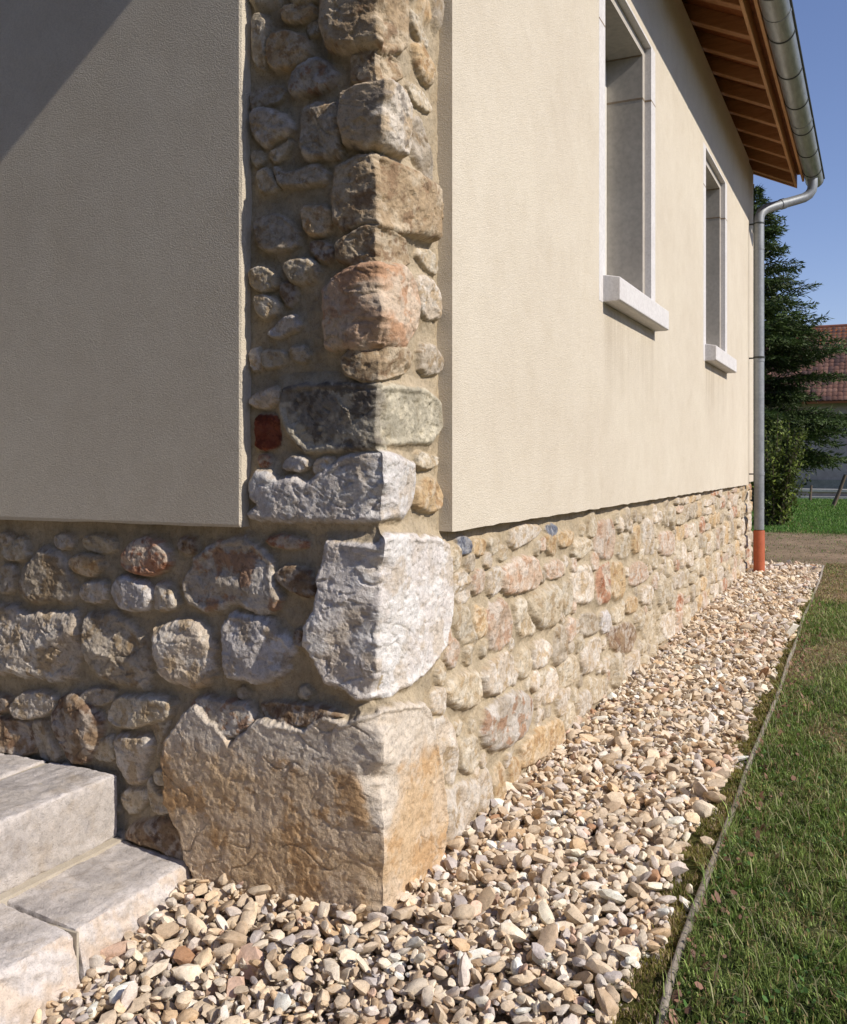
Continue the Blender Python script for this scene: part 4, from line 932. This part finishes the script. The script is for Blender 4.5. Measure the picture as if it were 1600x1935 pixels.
# ------------------------------------------------------------------ blades
def leaf_mat(name, trans=.35, rough=.55):
    m, nt, p = mat_new(name); at = N(nt, 'ShaderNodeAttribute', attribute_name='Col')
    nt.links.new(at.outputs['Color'], p.inputs['Base Color']); p.inputs['Roughness'].default_value = rough; p.inputs['Specular IOR Level'].default_value = .3
    tr = N(nt, 'ShaderNodeBsdfTranslucent'); nt.links.new(at.outputs['Color'], tr.inputs[0]); mx = N(nt, 'ShaderNodeMixShader'); mx.inputs[0].default_value = trans
    nt.links.new(p.outputs[0], mx.inputs[1]); nt.links.new(tr.outputs[0], mx.inputs[2]); nt.links.new(mx.outputs[0], nt.nodes['Material Output'].inputs[0]); return m
M['grass'] = leaf_mat('grass blade', .3); M['leaf'] = leaf_mat('broad leaf', .35); M['needle'] = leaf_mat('spruce needle', .15, .6)
def blades(x, y, z, L, W, lean, col, rg):
    n = len(x); t = rg.uniform(0, 2*pi, n); d = np.stack((np.cos(t), np.sin(t), np.zeros(n)), -1)
    s_ = np.stack((-np.sin(t), np.cos(t), np.zeros(n)), -1); t2 = rg.uniform(-.6, .6, n); s_ = s_*np.cos(t2)[:, None]+d*np.sin(t2)[:, None]
    up = np.array((0, 0, 1.)); b = np.stack((x, y, z), -1)
    m_ = b+up*(L*.55*np.cos(lean*.5))[:, None]+d*(L*.55*np.sin(lean*.5))[:, None]
    tp = m_+up*(L*.45*np.cos(lean*1.25))[:, None]+d*(L*.45*np.sin(lean*1.25))[:, None]
    V = np.stack((b-s_*W[:, None]/2, b+s_*W[:, None]/2, m_-s_*W[:, None]*.42, m_+s_*W[:, None]*.42, tp), 1).reshape(-1, 3)
    k = np.arange(n)[:, None]*5
    F = np.concatenate((k+np.array((0, 1, 3)), k+np.array((0, 3, 2)), k+np.array((2, 3, 4))))
    return V, F, np.repeat(col, 5, 0)
def grass_colors(x, y, rg, far=False):
    n = len(x); nn = fbm(x*3, y*3, 411, 3); d = dryness(x, y)
    g1 = np.array((.11, .185, .035)); g2 = np.array((.27, .34, .10)); st = np.array((.40, .32, .15)); rd = np.array((.30, .19, .12))
    if far: g1 = np.array((.075, .17, .028)); g2 = np.array((.14, .25, .045))
    t = np.clip(.45+.5*nn+rg.normal(0, .25, n), 0, 1)[:, None]; c = g1*(1-t)+g2*t
    ps = .13+.75*d+.10*np.clip(nn, 0, 1) if not far else .04+.6*d
    isd = rg.random(n) < ps; c = np.where(isd[:, None], st*rg.uniform(.5, 1, n)[:, None], c)
    isr = isd & (rg.random(n) < .25); c = np.where(isr[:, None], rd, c)
    return c*np.exp(rg.normal(0, .32, n))[:, None]
rg = np.random.default_rng(21); Vs, Fs, Cs = [], [], []; off = 0
def addb(V, F, C):
    global off
    Vs.append(V); Fs.append(F+off); Cs.append(C); off += len(V)
for (xa, xb, ya, yb, n, far) in ((-1.2, 2.2, -1.16, -.70, 52000, 0), (2.2, 8.2, -1.2, -.65, 52000, 0), (-1.4, 8, -2.6, -1.16, 40000, 0), (7.9, 13.0, -1.5, 1.2, 16000, 1), (12.2, 25.0, -1.6, 2.6, 70000, 1)):
    x = rg.uniform(xa, xb, n); y = rg.uniform(ya, yb, n)
    if xa > 2 or far: pass
    ok = (y < edge_y(x)-.010-.012*rg.random(n)) | (x > 8.05)
    d = dryness(x, y); ok &= rg.random(n) > d*(.72 if not far else .86)
    cl = fbm(x*13, y*13, 415, 2); ok &= (cl > -.45) | (rg.random(n) < .35)
    x, y = x[ok], y[ok]; n = len(x); d = dryness(x, y); cl = cl[ok]
    L = (.025+.018*np.clip(cl, -.6, 1))*rg.uniform(.5, 1.35, n)*(1-.55*d)*(1.35 if far else 1); zc = (x-CAMX)*.9
    W = (.0025+.00045*np.maximum(zc-1, 0))*rg.uniform(.7, 1.3, n)
    addb(*blades(x, y, terrain(x, y)-.004, L, W, np.abs(rg.normal(.75, .4, n)), grass_colors(x, y, rg, far), rg))
# long stray blades over the board and clover leaves
n = 2600; x = rg.uniform(-1, 5, n); y = rg.uniform(-1.3, -.72, n); addb(*blades(x, y, terrain(x, y)+.008, rg.uniform(.04, .10, n), rg.uniform(.0015, .003, n), rg.uniform(1.0, 1.55, n), np.array((.34, .33, .17))*rg.uniform(.4, 1.4, n)[:, None], rg))
n = 1100; x = rg.uniform(-1, 6, n); y = edge_y(x)-np.abs(rg.normal(0.012, .02, n)); addb(*blades(x, y, terrain(x, y), rg.uniform(.03, .085, n), np.full(n, .0022), rg.uniform(.5, 1.5, n), grass_colors(x, y, rg), rg))
def leaves(x, y, z, R, col, rg, tilt=.5):
    n = len(x); k = 6; t = np.arange(k)*2*pi/k; nx_, ny_ = rg.normal(0, tilt, (2, n)); yaw = rg.uniform(0, 2*pi, n); asp = rg.uniform(.6, 1, n)
    cx_ = np.cos(t)[None]*R[:, None]; cy_ = np.sin(t)[None]*(R*asp)[:, None]
    X = cx_*np.cos(yaw)[:, None]-cy_*np.sin(yaw)[:, None]; Y = cx_*np.sin(yaw)[:, None]+cy_*np.cos(yaw)[:, None]; Z = X*nx_[:, None]+Y*ny_[:, None]
    V = np.stack((X+x[:, None], Y+y[:, None], Z+z[:, None]), -1); q = np.arange(n)[:, None]*k
    F = np.concatenate([q+np.array((0, a_, a_+1)) for a_ in range(1, k-1)])
    return V.reshape(-1, 3), F, np.repeat(col, k, 0)
n = 4200; x = rg.uniform(-1, 4, n); y = rg.uniform(-1.3, -.72, n); cl = fbm(x*5, y*5, 431, 3) > .1; x, y = x[cl], y[cl]; n = len(x)
addb(*leaves(x, y, terrain(x, y)+rg.uniform(.008, .03, n), rg.uniform(.003, .0065, n), np.array((.07, .15, .035))*rg.uniform(.7, 1.4, n)[:, None], rg))
n = 420; x = rg.uniform(-.6, 5.5, n); y = edge_y(x)-np.abs(rg.normal(.03, .05, n))-.01
addb(*leaves(x, y, terrain(x, y)+rg.uniform(.004, .02, n), rg.uniform(.004, .011, n), np.array((.30, .17, .12))*rg.uniform(.6, 1.4, n)[:, None], rg, .7))
V = np.concatenate(Vs); F = np.concatenate(Fs); C = np.concatenate(Cs)
tag(np_mesh('grass', V, F, M['grass'], None, False, C), 'short mown grass with dry straw coloured patches beside the timber edging', 'grass', kind='stuff')
# moss along the board
Vs, Fs, Cs = [], [], []; off = 0
n = 90000; x = rg.uniform(-1.2, 6.2, n)*1.0; y = rg.uniform(-.70, -.50, n); lim = -.615+.040*noise(x*2.2, x*0+3.3, 12)+.03*noise(x*7, x*0+1.3, 13)
ok = (y > edge_y(x)+.008) & (y < lim+.0+.012*rg.normal(size=n)) & (fbm(x*12, y*12, 441, 3) > -.25); x, y = x[ok], y[ok]; n = len(x)
mz = gz(x, y)-.004+.010*np.clip(fbm(x*14, y*14, 442, 3)+.5, 0, 1)
t = np.clip(fbm(x*6, y*6, 443, 3)+.5+rg.normal(0, .2, n), 0, 1)[:, None]; mc = np.array((.15, .17, .03))*(1-t)+np.array((.34, .30, .08))*t; mc = np.where(rg.random(n)[:, None] < .28, np.array((.42, .31, .18)), mc)
addb(*blades(x, y, mz-.006, rg.uniform(.010, .022, n), .0022+.0004*np.maximum(x, 0), rg.uniform(.2, 1.2, n), mc*rg.uniform(.7, 1.2, n)[:, None], rg))
tag(np_mesh('moss', np.concatenate(Vs), np.concatenate(Fs), M['grass'], None, False, np.concatenate(Cs)), 'yellow green moss growing along the gravel side of the edging', 'moss', kind='stuff')

# ------------------------------------------------------------------ background
def wpt(px, zc): # ground point in line with an image column at a given depth
    xc = (px-800)/1800*zc; return CAMX+.430*xc+.903*zc, CAMY-.903*xc+.430*zc
def quads(C0, D, U, hl, hw, col):
    V = np.stack((C0-U*hw[:, None], C0+D*hl[:, None]*.5-U*hw[:, None]*.9*0+U*hw[:, None]*-1*0+U*hw[:, None]*.0-U*hw[:, None]*0-U*0+U*hw[:, None]*-.9, C0+D*hl[:, None], C0+D*hl[:, None]*.5+U*hw[:, None]*.9), 1)
    n = len(C0); k = np.arange(n)[:, None]*4; return V.reshape(-1, 3), k+np.array((0, 1, 2, 3)), np.repeat(col, 4, 0)
def spruce(x0, y0, H, R0):
    rg = np.random.default_rng(31); root = empty('spruce_tree', (x0, y0, .08))
    tag(root, 'dark green spruce tree with ragged drooping branches behind the downpipe', 'tree')
    tr = MB().tube([(x0, y0, -.1), (x0+.02, y0, H*.3), (x0-.03, y0+.02, H*.7), (x0, y0, H)], [.16, .12, .06, .012], 12)
    zz = .95; BR = []
    while zz < H-.15:
        f = 1-zz/H
        for q in range(rg.integers(6, 10)):
            t = rg.uniform(0, 2*pi); L = R0*(f**.9)*rg.uniform(.45, 1.12)*(1.12 if rg.random() < .2 else 1)*(.55+.45*min(1, (zz-.7)/1.0)); BR.append((zz+rg.uniform(-.08, .08), t, L))
        zz += .085+.08*f
    CC, DD, UU, HL, HW, CL = [], [], [], [], [], []
    for (z, t, L) in BR:
        d = np.array((cos(t), sin(t), 0)); n = max(5, int(L/.055)); prev = None
        rise = rg.uniform(.30, .80)*(1 if z > H*.4 else .6)
        for i in range(n):
            u = (i+.5)/n; r = L*u; zz2 = z+rise*r-.38*r*u+.16*L*max(0, u-.7)
            p = np.array((x0, y0, zz2))+d*r
            if u < .16: continue
            side = np.array((-d[1], d[0], 0)); tw = L*.34*(1-u)**.6*(.35+min(1, u*3))*.8+.05
            for s_ in (-1, 1):
                dirv = d*.75+side*s_*rg.uniform(.6, 1.1)+np.array((0, 0, rg.uniform(-.45, .0))); dirv /= np.linalg.norm(dirv)
                m = max(3, int(tw/.035))
                for k in range(m):
                    pp = p+dirv*tw*(k+rg.uniform(.1, .9))/m+np.array((0, 0, -.10*tw*(k/m)**2)); 
                    nd = dirv+rg.normal(0, .42, 3)+np.array((0, 0, .08)); nd /= np.linalg.norm(nd); up = rg.normal(0, 1, 3); up -= nd*(up@nd); up /= np.linalg.norm(up)
                    CC.append(pp); DD.append(nd); UU.append(up); HL.append(rg.uniform(.08, .18)); HW.append(rg.uniform(.009, .018))
                    b = rg.uniform(.6, 1.35)*(1.0 if u < .75 else 1.35); CL.append((.044*b, .070*b, .017*b))
        tr.tube([(x0, y0, z), tuple(np.array((x0, y0, z+rise*L*.5-.38*L*.25))+d*L*.5), tuple(np.array((x0, y0, z+rise*L-.38*L+.05*L))+d*L*.98)], [.022, .013, .004], 5, False)
    tr.build('trunk', M['bark'], root, smooth=True)
    V, F, C = quads(np.array(CC), np.array(DD), np.array(UU), np.array(HL), np.array(HW), np.array(CL)); print('spruce', len(F))
    np_mesh('crown', V, F, M['needle'], root, False, C)
M['bark'] = simple('rough bark', (.07, .05, .035), (.14, .11, .08), 12, .95, .006)
sx, sy = wpt(1424, 20); spruce(sx, sy, 6.9, 2.85)
def shrub(x0, y0, H, R, nst, nl, name, label):
    rg = np.random.default_rng(41); root = tag(empty(name, (x0, y0, .08)), label, 'shrub')
    st = MB(); CC, DD, UU, HL, HW, CL = [], [], [], [], [], []
    for q in range(nst):
        t = rg.uniform(0, 2*pi); r = R*rg.uniform(.2, 1); h = H*rg.uniform(.45, 1.0)*(1-.25*(r/R)); p0 = np.array((x0+.1*cos(t), y0+.1*sin(t), .0)); p1 = np.array((x0+r*cos(t), y0+r*sin(t), h))
        mid = (p0+p1)/2+np.array((0, 0, .12*h)); st.tube([tuple(p0), tuple(mid), tuple(p1)], [.012, .008, .003], 5, False)
        for k in range(nl):
            u = rg.uniform(.05, 1)**.8; p = (p0*(1-u)**2+2*mid*u*(1-u)+p1*u*u)+rg.normal(0, .075, 3)*(.6+.5*(1-u)); nd = rg.normal(0, 1, 3)+np.array((0, 0, -.2)); nd /= np.linalg.norm(nd)
            up = rg.normal(0, 1, 3); up -= nd*(up@nd); up /= np.linalg.norm(up); CC.append(p); DD.append(nd); UU.append(up); HL.append(rg.uniform(.035, .08)); HW.append(rg.uniform(.015, .028))
            b = rg.uniform(.5, 1.5); b *= .75+.5*float(noise(p[2]*4+p[1]*3, p[0]*4, 9)+.5); CL.append((.07*b, .095*b, .018*b) if rg.random() < .72 else (.20*b, .25*b, .05*b))
    st.build('stem', M['bark'], root); V, F, C = quads(np.array(CC), np.array(DD), np.array(UU), np.array(HL), np.array(HW), np.array(CL)); np_mesh('foliage', V, F, M['leaf'], root, False, C)
sx, sy = wpt(1462, 15); shrub(sx, sy, 2.05, .56, 56, 95, 'shrub', 'yellow green leafy shrub in front of the dark spruce')

# barn
XB = 33.0
barn = tag(empty('barn', (XB, 0, .08)), 'old barn with brown clay tile roof and grey shaded wall behind the trees', 'barn')
M['barnwall'] = simple('grey barn plaster', (.36, .29, .27), (.46, .38, .36), .9, .95, .004)
MB().box(XB, XB+8, -9, 2.6, -.1, 3.25).prism([(XB, 3.25), (XB+8, 3.25), (XB+4, 5.75)], -9, 2.6, axis=1).build('wall', M['barnwall'], barn)
M['barnbase'] = simple('barn base stone', (.22, .20, .17), (.32, .30, .26), 2, .95, .01)
MB().box(XB-.04, XB-.001, -9, 2.64, -.1, .45).build('plinth', M['barnbase'], barn)
tw, nr, rl = .17, 21, .345; ex = XB-.55; ez = 3.10; sl2 = .66; Lh = 4.6/nr
ncol = int(12.2/tw); uu = np.linspace(0, ncol*tw, ncol*8+1); prof = .024*np.abs(np.sin(uu/tw*pi))**.8
V = []; C = []; F = []; rg = np.random.default_rng(5); k = len(uu)
for r in range(nr):
    tc = rg.random(ncol+1); ci = np.minimum((uu/tw).astype(int), ncol)
    sh = rg.normal(0, .006, ncol+1)[ci]
    base = np.array((.150, .078, .058)); alt = np.array((.215, .12, .09)); dk = np.array((.085, .05, .045))
    cc = np.where(tc[ci][:, None] < .5, base, np.where(tc[ci][:, None] < .78, alt, dk))*rg.uniform(.85, 1.15, ncol+1)[ci][:, None]
    for (a, dz) in ((-.02, .0), (-.02, .036), (Lh, .0)):
        x_ = ex+r*Lh+a+(sh if a < 0 else 0); z_ = ez+(r*Lh+a)*sl2+dz+prof*(1 if dz or a > 0 else .6)
        V.append(np.stack((np.full(k, 0)+x_, 3.0-uu, z_), -1)); C.append(cc)
    b0 = r*3*k
    for s_ in (0, 1):
        q = b0+s_*k+np.arange(k-1)[:, None]; F.append(np.concatenate((q, q+1, q+k+1, q+k), 1))
M['barntile'] = stone_mat('old clay tile', .4)
np_mesh('tile_roof', np.concatenate(V), np.concatenate(F), M['barntile'], barn, False, np.concatenate(C))
MB().prism([(XB+4, ez+4.55*sl2+.03), (XB+8.5, ez), (XB+8.5, ez-.08), (XB+4, ez+4.55*sl2-.1), (ex, ez-.10), (ex, ez-.03)], -9.2, 3.0, axis=1).build('roof_deck', M['wood'], barn)
MB().tube([(XB+4.05, -9.2, ez+4.6*sl2), (XB+4.05, 3.0, ez+4.6*sl2)], .09, 10).build('ridge_tile', M['rooftile'], barn)
# low pale wall, posts
lw = tag(empty('low_wall', (25.4, 0, .08)), 'low pale concrete wall running in front of the barn', 'wall')
M['conc'] = simple('pale concrete', (.40, .39, .35), (.52, .50, .46), 2.5, .9, .003)
MB().box(25.3, 25.55, -9, 3.2, .26, .34).build('coping', M['conc'], lw, bevel=.01)
MB().box(25.36, 25.5, -9, 3.2, .15, .259).build('wall_body', M['barnwall'], lw)
MB().box(25.28, 25.6, -9, 3.2, -.1, .149).build('footing', M['conc'], lw, bevel=.01)
M['postwood'] = simple('old post wood', (.09, .07, .05), (.17, .13, .10), 8, .9, .004, stretch=(1, 1, .3))
px, py = wpt(1574, 21.3); qx, qy = wpt(1597, 21.3)
tag(MB().tube([(px, py, -.1), (px, py, .08), ((px+qx)/2+.01, (py+qy)/2, .4), (qx, qy, .78)], [.05, .048, .042, .036], 9).build('fence_post', M['postwood'], None, smooth=True), 'dark wooden post leaning to the right on the lawn', 'post')
px, py = wpt(1531, 24)
tag(MB().tube([(px, py, -.1), (px, py, .2), (px+.03, py-.02, .47)], [.035, .032, .028], 8).build('fence_post', M['postwood'], None, smooth=True), 'short upright wooden stake in front of the low pale wall', 'post')

# unseen leafy screens, added to keep sky light off the shaded gable wall
def sky_blocker(x0, x1, y0, y1, H, label='tall dark green leafy screen added to block sky light from the gable wall'):
    rg = np.random.default_rng(77); root = tag(empty('sky_blocker', ((x0+x1)/2, (y0+y1)/2, -.12)), label, 'sky_blocker')
    MB().box(x0+.25, x1-.25, y0+.25, y1-.25, -.2, H-.3).build('stem', M['bark'], root)  # solid core box, there to stop sky light passing through
    n = 26000; f = rg.integers(0, 4, n); u = rg.uniform(0, 1, n); v = rg.uniform(0, 1, n)**.9; dep = np.abs(rg.normal(0, .18, n))
    t_ = rg.uniform(0, 1, n)
    if x1-x0 < y1-y0: X = np.where(f < 2, x1-dep, np.where(f == 2, x0+(x1-x0)*u, x0+dep)); Y = np.where(f == 2, y0+(y1-y0)*t_, y0+(y1-y0)*u)
    else: Y = np.where(f < 2, y1-dep, np.where(f == 2, y0+(y1-y0)*u, y0+dep)); X = np.where(f == 2, x0+(x1-x0)*t_, x0+(x1-x0)*u)
    Z = np.where(f == 2, H-dep, H*v)
    w1 = .35*fbm(Y*.6, Z*.6, 5, 3); X = X+w1*(f != 2); Z = Z+w1*(f == 2)
    D = rg.normal(0, 1, (n, 3)); D /= np.linalg.norm(D, axis=1)[:, None]; U = np.cross(D, rg.normal(0, 1, (n, 3))); U /= np.linalg.norm(U, axis=1)[:, None]
    V, F, C = quads(np.stack((X, Y, Z), -1), D, U, rg.uniform(.16, .34, n), rg.uniform(.07, .13, n), np.array((.045, .07, .022))*rg.uniform(.6, 1.4, n)[:, None])
    np_mesh('foliage', V, F, M['leaf'], root, False, C)
sky_blocker(-8.0, -6.3, -2.5, 14, 9.0)
sky_blocker(-9.5, 7.5, -15.5, -13.8, 5.2, 'dark green leafy screen across the lawn, added to block sky light')
